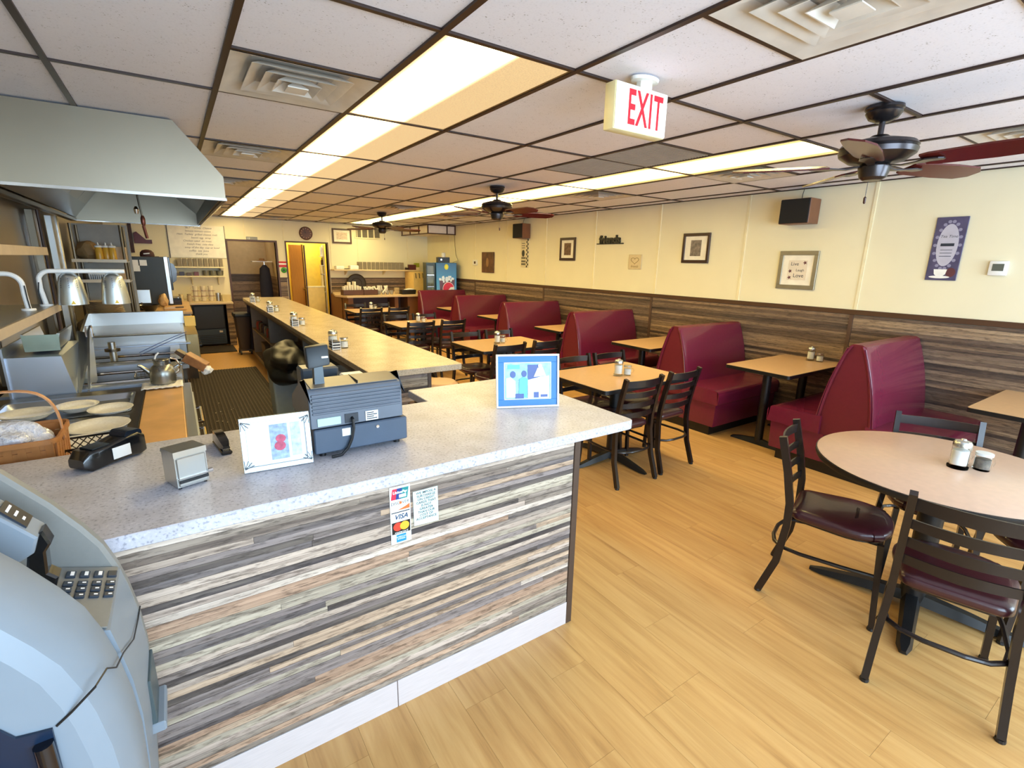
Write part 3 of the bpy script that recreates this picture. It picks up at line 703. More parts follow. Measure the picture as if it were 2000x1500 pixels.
# booths
def make_booth(label, single=False, hgt=1.045):
    t = thing('booth_bench', label, 'bench', (0, 0, 0), 0, 'burgundy vinyl booths along the right wall')
    x0, x1 = 4.28, 5.37
    H = hgt
    def backp(yb, yt, r=.02): return round_poly([(-yb, .30), (yb if not single else .07, .30), (yt+.005 if not single else .05, H-.02), (yt-.015, H), (-yt+.015, H), (-yt-.005, H-.02)], [0, 0, .015, .015, .015, .015], 3)
    # body of the back (vinyl) with a slightly proud panel on each sitting face
    cv = [(.20+(.058-.20)*k_/8+.022*math.sin(PI*k_/8)-.003, .44+(H-.014-.44)*k_/8) for k_ in range(9)]
    oth = [(-a_, z_) for a_, z_ in cv] if not single else [(-.07, .44), (-.05, H-.014)]
    MB().prism([(cv[0][0], .30)]+cv+[(.03, H)]+([(-.03, H)] if not single else [])+oth[::-1]+[(oth[0][0], .30)] if not single else [(-cv[0][0], .30)]+[(-a_, z_) for a_, z_ in cv]+[(-.03, H), (.04, H), (.06, H-.02), (.07, .44), (.07, .30)], x0+.012, x1, 'X').build('back_body', BOOTHE, t, ang=25)
    for s_ in ((-1, 1) if not single else (-1,)):
        ybot, ytop = .20, .058
        n = 10; rings = []
        for k_ in range(n+1):
            u = k_/n; z = .44+(H-.012-.44)*u; y = ybot+(ytop-ybot)*u + .022*math.sin(PI*u)
            if k_ == n: y -= .012
            rings.append([(x0+.03, s_*(y-.012), z), (x0+.004, s_*(y-.02), z), (x0-.002, s_*(y-.005), z), (x0+.012, s_*(y+.004), z), (x0+.05, s_*(y+.010), z), (x1-.05, s_*(y+.010), z), (x1-.006, s_*(y+.003), z), (x1-.004, s_*(y-.02), z)])
        MB().loft(rings).build('back_cushion', BOOTH, t, ang=45)
        pc = [(x0+.004, s_*(.20+(.058-.20)*k_/8+.022*math.sin(PI*k_/8)+.004), .46+(H-.03-.46)*k_/8) for k_ in range(9)]
        MB().tube(pc, .005, 6).build('piping', BOOTH, t)
        ya, yb_ = .16, .595
        MB().prism(round_poly([(s_*ya, .335), (s_*yb_, .335), (s_*(yb_+.008), .45), (s_*(yb_-.03), .478), (s_*ya, .485)], [0, .01, .035, .03, 0], 4), x0-.012, x1, 'X', .0).build('seat_cushion', BOOTH, t, ang=40)
        MB().prism([(s_*.12, .10), (s_*.555, .10), (s_*.565, .335), (s_*.12, .335)], x0+.008, x1, 'X').build('seat_base', BOOTH, t, smooth=False)
        MB().prism([(s_*.0, 0), (s_*.50, 0), (s_*.50, .10), (s_*.0, .10)], x0+.035, x1, 'X').build('toe_kick', BLACK, t, smooth=False)
    MB().prism([(-.17, .10), (.17 if not single else .07, .10), (.17 if not single else .07, .335), (-.17, .335)], x0+.012, x1, 'X').build('back_base', BOOTHE, t, smooth=False)
    return t
by = [1.615, 3.30, 4.95, 6.62, 8.26]
bl = ['burgundy booth bench nearest the camera, behind the round table', 'burgundy booth bench, second from the camera, its seat corner in full view', 'burgundy booth bench, third from the camera', 'burgundy booth bench, fourth from the camera', 'burgundy booth bench, fifth from the camera']
b0 = make_booth(bl[1]); b0.location = (0, by[1], 0)
bn = make_booth(bl[0], hgt=1.10); bn.location = (0, by[0], 0)
for i in (2, 3, 4): dup(b0, (0, by[i], 0), 0, bl[i])
be = make_booth('burgundy single booth bench farthest back, beside the drinks cooler', True); be.location = (0, 9.93, 0)
# booth tables
def make_btable(label, xl=-.545):
    t = thing('booth_table', label, 'table', (0, 0, 0), 0, 'tan booth tables along the right wall')
    p = lambda m_: round_poly([(xl+m_, -.305+m_), (.55, -.305+m_), (.55, .305-m_), (xl+m_, .305-m_)], [.03, 0, 0, .03], 4)
    MB().prism(p(.003), .750, .758, 'Z').build('tabletop', TABLE, t, smooth=False)
    MB().prism(p(0), .725, .755, 'Z').build('table_edge', BLACK, t, smooth=False)
    for x in (-.32, .36):
        MB().cyl((x, 0, .03), (x, 0, .725), .038, 16).build('column', BLACK, t)
        MB().loft([[(x-.035, s_, .0), (x+.035, s_, .0), (x+.02, s_, h_), (x-.02, s_, h_)] for s_, h_ in ((-.27, .012), (-.2, .03), (0, .06), (.2, .03), (.27, .012))]).build('base_foot', BLACK, t)
    return t
ty = [.64, 2.385, 3.91, 5.48, 7.15, 8.77]
bt = ['booth table at the right picture edge, above the round table', 'tan booth table with salt shakers against the striped wall', 'tan booth table, between the second and third booth backs', 'tan booth table, between the third and fourth booth backs', 'tan booth table, between the fourth and fifth booth backs', 'tan booth table farthest back by the last booth']
q0 = make_btable(bt[1]); q0.location = (4.83, ty[1], 0)
for i in (2, 3, 4, 5): dup(q0, (4.83, ty[i], 0), 0, bt[i])
qn = make_btable(bt[0], -.415); qn.location = (4.83, ty[0], 0)

# ================================================================ CEILING FANS
FANM = mat('dark pewter fan metal', (74, 70, 72), .28, .85)
BLADE = mat('reddish brown fan blade', (84, 30, 26), .22, var=.2, stretch=(2, 14, 14))
BLADEB = mat('worn blade underside', (150, 140, 128), .4)
def make_fan(label):
    t = thing('ceiling_fan', label, 'fan', (0, 0, 0), 0, 'five-blade ceiling fans')
    MB().lathe([(.0, 0), (.080, 0), (.082, -.012), (.074, -.02), (.078, -.028), (.062, -.055), (.03, -.07), (.0, -.07)], 28, (0, 0, 0), cap=False).build('canopy', FANM, t)
    MB().cyl((0, 0, -.14), (0, 0, -.065), .013, 12).build('down_rod', FANM, t)
    MB().lathe([(0, -.128), (.035, -.13), (.05, -.142), (.09, -.150), (.155, -.168), (.168, -.185), (.160, -.192), (.168, -.2), (.162, -.222), (.12, -.252), (.075, -.262), (0, -.262)], 36, cap=False).build('motor_housing', FANM, t, ang=25)
    MB().lathe([(0, -.26), (.062, -.262), (.070, -.275), (.066, -.30), (.058, -.325), (.04, -.338), (0, -.34)], 28, cap=False).build('switch_cup', FANM, t, ang=25)
    MB().tube([(.03, 0, -.33), (.032, 0, -.41)], .0015, 5).build('pull_chain', FANM, t)
    MB().lathe([(.002, 0), (.006, .006), (.007, .03), (.002, .036)], 10, (.032, 0, -.446)).build('pull_knob', DWOOD, t)
    for k_ in range(5):
        a = k_*2*PI/5; R = Matrix.Rotation(a, 3, 'Z'); P = lambda x, y, z: tuple(R @ Vector((x, y, z)))
        rk = .26
        ol = [(.20, -.05), (.24, -.062), (.45, -.072), (.60, -.066), (.655, -.03), (.655, .03), (.60, .066), (.45, .072), (.24, .062), (.20, .05)]
        b = MB(); top = [P(x, y, -.268-y*.24+.004) for x, y in ol]; bot = [P(x, y, -.268-y*.24-.004) for x, y in ol]
        b.loft([bot, top]); b.build('blade', BLADE, t, smooth=False)
        b = MB(); b.loft([[P(x, -w_, z), P(x, w_, z), P(x, w_, z+.006), P(x, -w_, z+.006)] for x, w_, z in ((.06, .02, -.275), (.12, .014, -.285), (.18, .02, -.281), (.22, .04, -.278), (.27, .03, -.278), (.285, .01, -.277))]); b.build('blade_bracket', FANM, t)
    return t
f0 = make_fan('ceiling fan nearest the camera, by the upper right corner'); f0.location = (2.985, 1.2, CH-.001); f0.rotation_euler.z = math.radians(51.3)
dup(f0, (2.955, 4.71, CH-.001), math.radians(-15), 'ceiling fan in the middle, above the middle row of tables')
dup(f0, (3.05, 8.53, CH-.001), math.radians(-9), 'ceiling fan farthest away, near the back wall')

# exit sign
t = thing('exit_sign', 'white box EXIT sign with red letters hanging from the ceiling', 'sign', (1.74, 1.655, 2.298))
EX = mat('ivory sign face', (250, 250, 236), .4, emit=.35); RED = mat('exit red', (226, 10, 36), .5, emit=.35)
MB().box(-.16, .16, -.03, .03, -.09, .092, .006, seg=2).build('sign_housing', mat('aged ivory plastic', (226, 216, 168), .45), t)
MB().box(-.156, .156, -.036, -.030, -.086, .088, .003).build('sign_face', EX, t)
text('lettering', 'EXIT', .185, RED, t, (.018, -.0375, -.004), RX90, .0006, .003, .52, 0, sy=1.02, sp=1.12)
MB().box(.005, .075, -.012, .012, .09, .13).build('stem', WHITE, t)
MB().lathe([(.075, 0), (.07, -.012), (.03, -.016)], 24, (.04, 0, CH-2.298-.001), sx=1, sy=.62).build('ceiling_canopy', WHITE, t)

# ================================================================ RIGHT WALL DECOR
def wallthing(name, label, cat, y, z): 
    """root on the right wall; local x = towards the viewer's right when facing the wall, local y = into the wall"""
    return thing(name, label, cat, (XW-.001, y, z), -PI/2)
# local frame after rz=-90deg: local +x -> world -Y (to the right in the picture), local +y -> world +X (into the wall)
def framed(name, label, y, z, w_, h_, fw, fm, matc, pw, ph, pm, depth=.022, thick=True):
    t = wallthing(name, label, 'picture', y, z)
    b = MB()
    for a in ((-w_/2, w_/2, h_/2-fw, h_/2), (-w_/2, w_/2, -h_/2, -h_/2+fw), (-w_/2, -w_/2+fw, -h_/2+fw, h_/2-fw), (w_/2-fw, w_/2, -h_/2+fw, h_/2-fw)):
        b.box(a[0], a[1], -depth, 0, a[2], a[3], .003)
    b.build('frame', fm, t)
    MB().box(-w_/2+fw*.9, w_/2-fw*.9, -depth*.5, 0, -h_/2+fw*.9, h_/2-fw*.9).build('mat_board', matc, t, smooth=False)
    if pm: MB().box(-pw/2, pw/2, -depth*.5-.001, -depth*.5, -ph/2, ph/2).build('print', pm, t, smooth=False)
    return t
MATB = mat('ivory mat board', (240, 234, 220), .6)
t = framed('framed_print', 'silver framed print reading Live Laugh Love on the right wall', 2.70, 1.64, .39, .385, .042, mat('champagne silver frame', (150, 142, 122), .35, .5), MATB, .19, .20, mat('pale print paper', (226, 214, 196), .6))
PI2 = mat('print plum', (96, 50, 56), .6)
for s_, x, z, sz in (('Live', -.03, .062, .05), ('Laugh', .03, .0, .036), ('Love', .02, -.055, .055)): text('lettering', s_, sz, INK, t, (x, -.0128, z), RX90, .0002)
for x, z in ((-.07, -.01), (.07, .075), (-.07, -.075)):
    MB().prism([(x+.022*(1 if i % 2 else .45)*math.cos(i*PI/5), z+.022*(1 if i % 2 else .45)*math.sin(i*PI/5)) for i in range(10)], -.0125, -.012, 'Y').build('leaf_motif', PI2, t, smooth=False)
t = wallthing('tea_plaque', 'tall narrow blue tea time plaque with a cup on the right wall', 'picture', 1.513, 1.84)
MB().box(-.104, .104, -.012, 0, -.255, .255, .002).build('board', mat('indigo plaque', (74, 70, 104), .45, var=.2), t)
LAV = mat('lavender grey', (186, 184, 200), .5)
MB().prism(circ(0, .03, .07, .17, 30), -.0128, -.012, 'Y').build('oval_panel', LAV, t, smooth=False)
for k_ in range(18):
    a = k_*2*PI/18; MB().prism(circ(.082*math.cos(a), .03+.19*math.sin(a), .013, .013, 10), -.0126, -.012, 'Y').build('scroll_motif', mat('lace grey', (140, 138, 166), .5), t, smooth=False) if abs(.082*math.cos(a)) < .09 else None
text('lettering', 'Tea Time', .030, INK, t, (0, -.013, .10), RX90, .0002, 0, 1, .2)
MB().prism(rectp(-.045, .045, .022, .045), -.0136, -.0128, 'Y').build('bar_motif', INK, t, smooth=False)
for z in (-.01, -.035, -.06): MB().prism(rectp(-.04, .04, z, z+.004), -.0136, -.0128, 'Y').build('script_line', INK, t, smooth=False)
MB().prism([(-.055, -.165), (.035, -.165), (.028, -.205), (.008, -.222), (-.03, -.222), (-.048, -.205)], -.014, -.012, 'Y').build('cup_motif', PORC, t, smooth=False)
MB().prism(circ(-.01, -.228, .07, .011), -.0135, -.012, 'Y').build('saucer_motif', PORC, t, smooth=False)
MB().prism(circ(.06, -.19, .032, .038), -.0132, -.012, 'Y').build('rose_motif', PI2, t, smooth=False)
t = wallthing('thermostat', 'white thermostat right of the tea plaque', 'thermostat', 1.165, 1.69)
MB().box(-.056, .056, -.028, 0, -.056, .056, .008, seg=2).build('case', WHITE, t); MB().box(-.034, .034, -.030, -.028, -.02, .034).build('screen', mat('lcd grey', (92, 96, 88), .3), t)
t = wallthing('word_sign', 'black cut-out word friends on the right wall', 'sign', 5.44, 2.01)
text('lettering', 'friends', .155, BLACK, t, (0, -.012, .0), RX90, .011, .006, 1.0)
MB().box(-.27, .27, -.016, -.002, -.062, -.047).build('base_bar', BLACK, t)
framed('framed_print', 'larger dark framed print with a grey picture, right of the word sign', 3.955, 1.875, .385, .355, .036, mat('espresso frame', (66, 46, 38), .3, .2), MATB, .15, .19, mat('grey print', (128, 118, 108), .6, var=.4, scale=30))
framed('framed_print', 'smaller dark framed print left of the word sign', 6.39, 1.888, .385, .36, .04, mat('espresso frame', (66, 46, 38), .3, .2), MATB, .17, .19, mat('brown print', (110, 84, 64), .6, var=.5, scale=30))
t = wallthing('relief_tile', 'small cream relief tile with a heart below the word sign', 'tile', 4.925, 1.70)
MB().box(-.118, .118, -.014, 0, -.10, .10, .004).build('tile_body', mat('cream plaster', (214, 196, 156), .6), t)
MB().tube([(.07*math.sin(a)**3, -.016, .02+.012*(13*math.cos(a)-5*math.cos(2*a)-2*math.cos(3*a)-math.cos(4*a))/4) for a in [i*2*PI/24 for i in range(24)]], .004, 6, closed=True).build('heart_relief', mat('tile ochre', (160, 136, 96), .6), t)
text('lettering', 'friends', .05, mat('tile ochre', (160, 136, 96), .6), t, (0, -.015, -.06), RX90, .001, 0, 1, .2)
t = wallthing('checkered_panel', 'narrow black and white checkered wall panel below the far speaker', 'picture', 7.597, 1.826)
MB().box(-.12, .12, -.012, 0, -.25, .25, .002).build('board', mat('panel ivory', (222, 210, 176), .5), t)
for k_ in range(14):
    z = -.25+k_*.0357
    MB().box(.055+(.0325 if k_ % 2 else 0), .0875+(.0325 if k_ % 2 else 0), -.0135, -.012, z, z+.0357).build('check', BLACK, t, smooth=False)
MB().prism(circ(-.04, .0, .045, .06), -.0135, -.012, 'Y').build('pot_motif', BLACK, t, smooth=False)
for z in (-.10, -.16, -.21):
    for x in (-.09, -.045, 0): MB().prism(rectp(x, x+.032, z, z+.035), -.0135, -.012, 'Y').build('block_motif', BLACK, t, smooth=False)
for z in (.09, .13, .17): MB().prism(rectp(-.09, .01, z, z+.01), -.0135, -.012, 'Y').build('script_line', INK, t, smooth=False)
t = wallthing('canvas_print', 'brown canvas with a faint figure near the drinks cooler', 'picture', 8.88, 1.652)
MB().box(-.228, .228, -.03, 0, -.203, .203, .004).build('canvas', mat('umber canvas', (96, 62, 38), .55, var=.4, scale=9), t)
MB().prism(circ(-.0, .0, .05, .09, 20), -.0312, -.030, 'Y').build('figure_motif', mat('tan smudge', (150, 112, 72), .6), t, smooth=False)
t = wallthing('thermostat', 'small white wall control left of the brown canvas', 'thermostat', 9.42, 1.642)
MB().box(-.09, .09, -.025, 0, -.056, .056, .006).build('case', WHITE, t); MB().box(-.02, .05, -.027, -.025, -.025, .025).build('screen', DWOOD, t)
def speaker(label, y0, y1, z0, z1, xf=5.168):
    t = thing('wall_speaker', label, 'speaker', (XW, (y0+y1)/2, (z0+z1)/2)); d = XW-xf; L = (y1-y0)/2; h_ = (z1-z0)/2
    MB().box(-d+.012, -.01, -L, L, -h_, h_, .004).build('cabinet', mat('walnut veneer', (120, 76, 50), .4, stretch=(1, 1, 1)), t)
    MB().box(-d, -d+.012, -L+.004, L-.004, -h_+.004, h_-.004, .004).build('grille_cloth', mat('speaker cloth', (16, 16, 18), .8, scale=200, bump=.2), t)
    MB().box(-.01, -.002, -.05, .05, -.05, .05).build('bracket', BLACK, t)
    MB().tube([(-.06, .02, h_), (-.04, .03, h_+.05), (-.02, .03, CH-(z0+z1)/2-.004)], .003, 6).build('cable', BLACK, t)
    return t
speaker('black faced speaker with a brown side high on the wall, nearer one', 2.57, 2.86, 2.09, 2.325)
speaker('black and brown wall speaker near the middle ceiling fan', 7.435, 7.735, 2.085, 2.335, 5.19)

# ================================================================ CONDIMENTS
CHR2 = mat('brushed lid metal', (206, 206, 200), .25, .9)
def make_sugar(label):
    t = thing('sugar_dispenser', label, 'dispenser', (0, 0, 0), 0, 'glass sugar dispensers')
    MB().lathe([(.0, 0), (.040, 0), (.041, .010), (.034, .016), (.034, .105), (.031, .115), (.029, .115), (.031, .104), (.031, .02), (0, .018)], 20, cap=False).build('glass_jar', GLASS, t)
    MB().lathe([(.0, .019), (.0305, .019), (.0305, .088), (0, .092)], 20, cap=False).build('sugar_fill', SUGAR, t)
    MB().lathe([(.036, .106), (.036, .122), (.030, .132), (.012, .137), (.010, .142), (0, .142)], 20, cap=False).build('metal_lid', CHR2, t)
    return t
def make_mug(label, dark=False):
    t = thing('glass_mug', label, 'mug', (0, 0, 0), 0, 'small glass mugs on the tables')
    MB().lathe([(0, 0), (.030, 0), (.032, .006), (.032, .072), (.029, .072), (.029, .010), (0, .009)], 18, cap=False).build('mug_glass', GLASS, t)
    MB().lathe([(0, .010), (.0285, .010), (.0285, .055), (0, .057)], 18, cap=False).build('mug_contents', mat('packets dark', (120, 108, 96), .7, var=.5, scale=60) if dark else mat('sweetener packets', (232, 230, 224), .7, var=.12, scale=60), t)
    MB().lathe([(0, .072), (.033, .072), (.033, .084), (0, .086)], 18, cap=False).build('mug_lid', CHR2 if not dark else mat('pale lid', (214, 216, 214), .4), t)
    MB().tube([(.030, 0, .060), (.046, 0, .056), (.052, 0, .038), (.046, 0, .022), (.030, 0, .018)], .004, 6).build('mug_handle', GLASS, t)
    return t
sg = [None]; mg = [None]
def sugar(x, y, z, lab):
    if sg[0] is None: sg[0] = make_sugar(lab); sg[0].location = (x, y, z)
    else: dup(sg[0], (x, y, z), random.uniform(0, 6), lab)
def mug(x, y, z, lab, rz=-.6):
    if mg[0] is None: mg[0] = make_mug(lab); mg[0].location = (x, y, z); mg[0].rotation_euler.z = rz
    else: dup(mg[0], (x, y, z), rz, lab)
wh = ['nearest four-seat table', 'second four-seat table', 'third four-seat table', 'farthest four-seat table']
jp = [((2.99, 2.83), (3.068, 2.80)), ((2.98, 4.71), (3.06, 4.72)), ((2.975, 6.93), (3.04, 6.89)), ((2.965, 9.06), (3.05, 9.10))]
for i in range(4):
    sugar(*jp[i][0], .76, 'white sugar dispenser on the %s' % wh[i]); mug(*jp[i][1], .76, 'small glass mug beside the sugar on the %s' % wh[i])
sugar(5.245, 2.37, .758, 'white sugar dispenser against the wall on the near booth table'); mug(5.262, 2.29, .758, 'small glass mug against the wall on the near booth table')
sugar(2.972, .615, .76, 'white sugar dispenser on the round table')
mug(3.052, .625, .76, 'pale mug right behind the sugar on the round table')
t = make_mug('glass shaker mug with dark spice in front on the round table', True); t.location = (3.035, .545, .76); t.rotation_euler.z = -.7
RACKM = mat('creamer rack wire', (34, 30, 30), .4)
def make_rack(label):
    t = thing('creamer_rack', label, 'rack', (0, 0, 0), 0, 'striped creamer racks on the long bar')
    for z in (.012, .034, .056): MB().box(-.03, .03, -.055, .055, z, z+.009, .001).build('rack_band', RACKM, t)
    for z in (.004, .023, .045): MB().box(-.027, .027, -.052, .052, z, z+.009, .001).build('creamer_row', WHITE, t)
    for sx in (-1, 1):
        for sy in (-1, 1): MB().cyl((sx*.03, sy*.055, 0), (sx*.03, sy*.055, .09), .002, 6).build('rack_wire', CHROME, t)
    return t
bn_ = ['nearest', 'second', 'third', 'farthest']
ry = [3.98, 5.56, 7.14, 8.86]; rk = None
for i in range(4):
    y = ry[i]; lab = 'black banded creamer rack on the long bar, %s set from the camera' % bn_[i]
    if rk is None: rk = make_rack(lab); rk.location = (.995, y-.0, CT)
    else: dup(rk, (.995, y, CT), 0, lab)
    sugar(1.015, y+.115, CT, 'white sugar dispenser of the %s set on the long bar' % bn_[i])
    mug(1.075, y+.02, CT, 'glass mug of the %s set on the long bar' % bn_[i])

# ================================================================ ON THE FRONT COUNTER
# blue framed photograph
def easel_frame(name, label, P0, P1, hgt, lean, rings, art, cat='picture'):
    """stands between base points P0,P1; leans back by lean radians; rings=[(inset, depth, material, partname)]"""
    P0 = Vector(P0); P1 = Vector(P1); c = (P0+P1)/2; d = (P1-P0); wd = d.length; rz = math.atan2(d.y, d.x)
    t = thing(name, label, cat, c, rz)
    R = Matrix.Rotation(-lean, 3, 'X')
    def bx(x0, x1, y0, y1, z0, z1, nm, m):
        b = MB(); b.box(x0, x1, y0, y1, z0, z1, .0015)
        for v in b.bm.verts: v.co = R @ v.co
        return b.build(nm, m, t, smooth=False)
    ins = 0
    for (wr_, dp, m_, nm) in rings:
        b = MB(); a = -wd/2+ins; c_ = wd/2-ins; z0 = ins; z1 = hgt-ins
        for q in ((a, c_, z1-wr_, z1), (a, c_, z0, z0+wr_), (a, a+wr_, z0+wr_, z1-wr_), (c_-wr_, c_, z0+wr_, z1-wr_)): b.box(q[0], q[1], -dp, 0, q[2], q[3], .001)
        for v in b.bm.verts: v.co = R @ v.co
        b.build(nm, m_, t, smooth=False); ins += wr_
    b = MB().box(-wd/2+ins, wd/2-ins, -.006, 0, ins, hgt-ins)
    for v in b.bm.verts: v.co = R @ v.co
    b.build('picture_sheet', art, t, smooth=False)
    b = MB().box(-.03, .03, .0, .003, .02, hgt*.8); R2 = Matrix.Rotation(lean*.9, 3, 'X')
    for v in b.bm.verts: v.co = R2 @ (v.co) + Vector((0, math.sin(lean)*hgt*.8+math.sin(lean*.9)*hgt*.8, 0))
    b.build('easel_back', BLACK, t, smooth=False)
    return t, R, wd, ins
SKY = mat('blue photo mat', (52, 122, 190), .5, var=.06); PHB = mat('photo pale blue', (150, 206, 226), .4, var=.3, scale=40)
t, R, wd, ins = easel_frame('photo_frame', 'white framed blue matted photo of people at a diner, standing on the counter corner', (1.238, 1.96, CT), (1.528, 1.835, CT), .262, .14, [(.009, .016, WHITE, 'frame'), (.030, .008, SKY, 'blue_mat'), (.004, .009, WHITE, 'white_liner')], PHB)
def art(polys, z0=0):
    for i, (pl, m_, nm) in enumerate(polys):
        b = MB().prism(pl, -.0075-.0004*i, -.0065, 'Y')
        for v in b.bm.verts: v.co = R @ v.co
        b.build(nm, m_, t, smooth=False)
PW = mat('photo white', (238, 246, 250), .4); PD = mat('photo indigo', (60, 84, 150), .4); PT = mat('photo turquoise', (90, 190, 200), .4)
W2 = wd/2
art([(rectp(-.10, -.04, .19, .21), PT, 'photo_shape'), (rectp(.0, .06, .13, .21), PD, 'photo_shape'),
     ([(-.108, .05), (-.06, .05), (-.062, .13), (-.085, .15), (-.108, .145)], PW, 'photo_shape'), (circ(-.074, .163, .014, .017, 14), PD, 'photo_shape'),
     ([(-.045, .05), (-.005, .05), (.002, .14), (-.02, .152), (-.042, .14)], PT, 'photo_shape'), (circ(-.018, .166, .013, .016, 14), PD, 'photo_shape'),
     ([(.0, .045), (.108, .045), (.108, .155), (.06, .15), (.0, .135)], PW, 'photo_shape'), ([(.03, .15), (.05, .195), (.075, .198), (.092, .155)], PW, 'photo_shape'), (circ(.062, .204, .010, .010, 12), PW, 'photo_shape'),
     (rectp(-.062, -.02, .045, .068), PD, 'photo_shape'), (rectp(.03, .055, .047, .075), PD, 'photo_shape'), (rectp(.065, .1, .05, .062), PD, 'photo_shape')])
# silver framed certificate
SILV = mat('silver frame', (170, 180, 186), .3, .8)
t, R, wd, ins = easel_frame('silver_photo_frame', 'silver framed document with a red and blue print, left of the till', (.118, 1.742, CT), (.332, 1.728, CT), .182, .16, [(.017, .013, SILV, 'frame')], mat('document paper', (222, 226, 230), .3))
PB = mat('faded print blue', (150, 170, 196), .5, var=.35, scale=60); PR = mat('faded print rose', (190, 70, 100), .5, var=.3, scale=60)
art([(rectp(-.02, .035, .03, .15), PB, 'printed_panel'), (rectp(.045, .075, .035, .15), mat('faded print grey', (186, 204, 214), .5, var=.3, scale=60), 'printed_panel'), (circ(.008, .075, .018, .016, 12), PR, 'printed_spot'), (circ(.012, .10, .016, .014, 12), PR, 'printed_spot')])
for sx in (-1, 1):
    for z in (.012, .17):
        for k_ in range(4):
            a = math.radians(20+k_*24); b = MB().tube([(sx*(wd/2-.004), -.0145, z), (sx*(wd/2-.004-.03*math.cos(a)), -.0145, z+(.03 if z < .1 else -.03)*math.sin(a))], .0013, 5)
            for v in b.bm.verts: v.co = R @ v.co
            b.build('corner_ray', mat('etched dark', (110, 116, 120), .4, .5), t)
# cash register with drawer
CR = mat('charcoal grey register', (92, 100, 112), .42); CRD = mat('slate cash drawer', (66, 80, 98), .4); CRT = mat('taupe register top', (120, 112, 98), .4)
t = thing('cash_register', 'grey cash register on a slate drawer seen from its back, with pole display', 'register', (.515, 1.90, CT))
for x in (-.14, .14):
    for y in (-.13, .13): MB().lathe([(.012, 0), (.012, .02)], 12, (x, y, 0)).build('rubber_foot', BLACK, t)
MB().box(-.172, .172, -.165, .18, .018, .108, .004).build('cash_drawer', CRD, t)
# body: side profile in YZ extruded in X
prof = round_poly([(-.155, .112), (-.150, .238), (-.135, .252), (-.02, .262), (.17, .165), (.17, .112)], [0, .012, .012, .01, .02, 0], 3)
MB().prism(prof, -.178, .160, 'X', .003).build('register_body', CR, t, ang=25)
for k_ in range(6): MB().box(-.170, .154, -.1575, -.150, .160+k_*.013, .169+k_*.013, .002).build('back_rib', CR, t)
MB().prism([(-.138, .2525), (-.022, .2625), (-.022, .2645), (-.138, .2545)], -.165, .150, 'X').build('top_cover', CRT, t, smooth=False)
MB().box(-.002, .0, -.136, -.02, .2555, .2655, rot=None).build('cover_seam', BLACK, t, smooth=False)
MB().box(-.155, -.075, -.1575, -.152, .118, .146).build('pale_label', mat('pale label', (176, 208, 204), .5), t, smooth=False)
MB().box(-.06, -.012, -.1575, -.150, .116, .150).build('cable_port', mat('port dark', (40, 46, 54), .5), t, smooth=False)
MB().box(.015, .062, -.158, -.153, .114, .150).build('rating_label', PAPER, t, smooth=False)
for i in range(4): MB().box(.019, .058-(i % 2)*.012, -.1588, -.158, .119+i*.0075, .1225+i*.0075).build('label_print', INK, t, smooth=False)
MB().box(-.075, -.045, -.1665, -.165, .072, .100).build('small_sticker', PAPER, t, smooth=False)
MB().lathe([(.006, 0), (.006, .004)], 12, (0, 0, 0)).build('keyhole', CHROME, t, loc=(.055, -.165, .088), rot=(PI/2, 0, 0))
MB().tube([(-.035, -.153, .135), (-.035, -.17, .13), (-.036, -.176, .10), (-.045, -.176, .06), (-.06, -.178, .03), (-.085, -.18, .008), (-.12, -.18, .006)], .0055, 8).build('power_cable', BLACK, t)
MB().tube([(-.125, -.08, .25), (-.125, -.08, .33)], [(.017, .017), (.015, .015)], sq=True, up=(0, 1, 0)).build('display_pole', mat('pole slate', (70, 84, 92), .3), t)
b = MB().box(-.038, .038, -.022, .018, .322, .395, .006, seg=2)
for v in b.bm.verts: v.co.y += (v.co.z-.36)*.25-.08; v.co.z += (v.co.x)*.12; v.co.x -= .125
b.build('display_head', mat('display black', (38, 44, 48), .45), t)
MB().box(-.115, -.092, -.107, -.100, .352, .359, .001).build('display_sticker', WHITE, t)
MB().box(-.13, .02, .20, .30, .02, .255, .008).build('customer_printer', mat('printer slate', (58, 70, 84), .35), t)
MB().box(-.10, -.01, .194, .20, .16, .168).build('paper_slit', WHITE, t, smooth=False)
MB().box(.01, .10, .10, .16, .215, .235, .006).build('paper_roll_cover', WHITE, t)
# napkin dispenser
t = thing('napkin_dispenser', 'small chrome napkin dispenser on the counter', 'dispenser', (-.045, 1.762, CT), math.radians(20))
BR = mat('brushed steel box', (196, 198, 194), .28, .95, .06, 3, stretch=(1, 60, 1))
MB().prism([(-.048, .006), (.048, .006), (.048, .108), (.04, .112), (-.048, .118)], -.038, .050, 'X', .0).build('dispenser_body', BR, t, ang=20)
MB().prism([(-.051, .104), (.050, .104), (.044, .116), (-.051, .122)], -.040, .052, 'X').build('dispenser_lid', BR, t, ang=20)
MB().box(-.034, .046, -.053, -.048, .010, .100, .002).build('face_plate', BR, t); MB().box(-.036, .050, -.060, -.050, .034, .038, .001).build('slot_lip', CHROME, t); MB().box(-.034, .048, -.056, -.05, .020, .030, .001).build('slot', BLACK, t)
MB().cyl((.048, -.05, .036), (.062, -.05, .036), .007, 10).build('spring_knob', CHROME, t)
for x in (-.03, .042):
    for y in (-.04, .04): MB().lathe([(.005, 0), (.005, .006)], 8, (x, y, 0)).build('foot', BLACK, t)
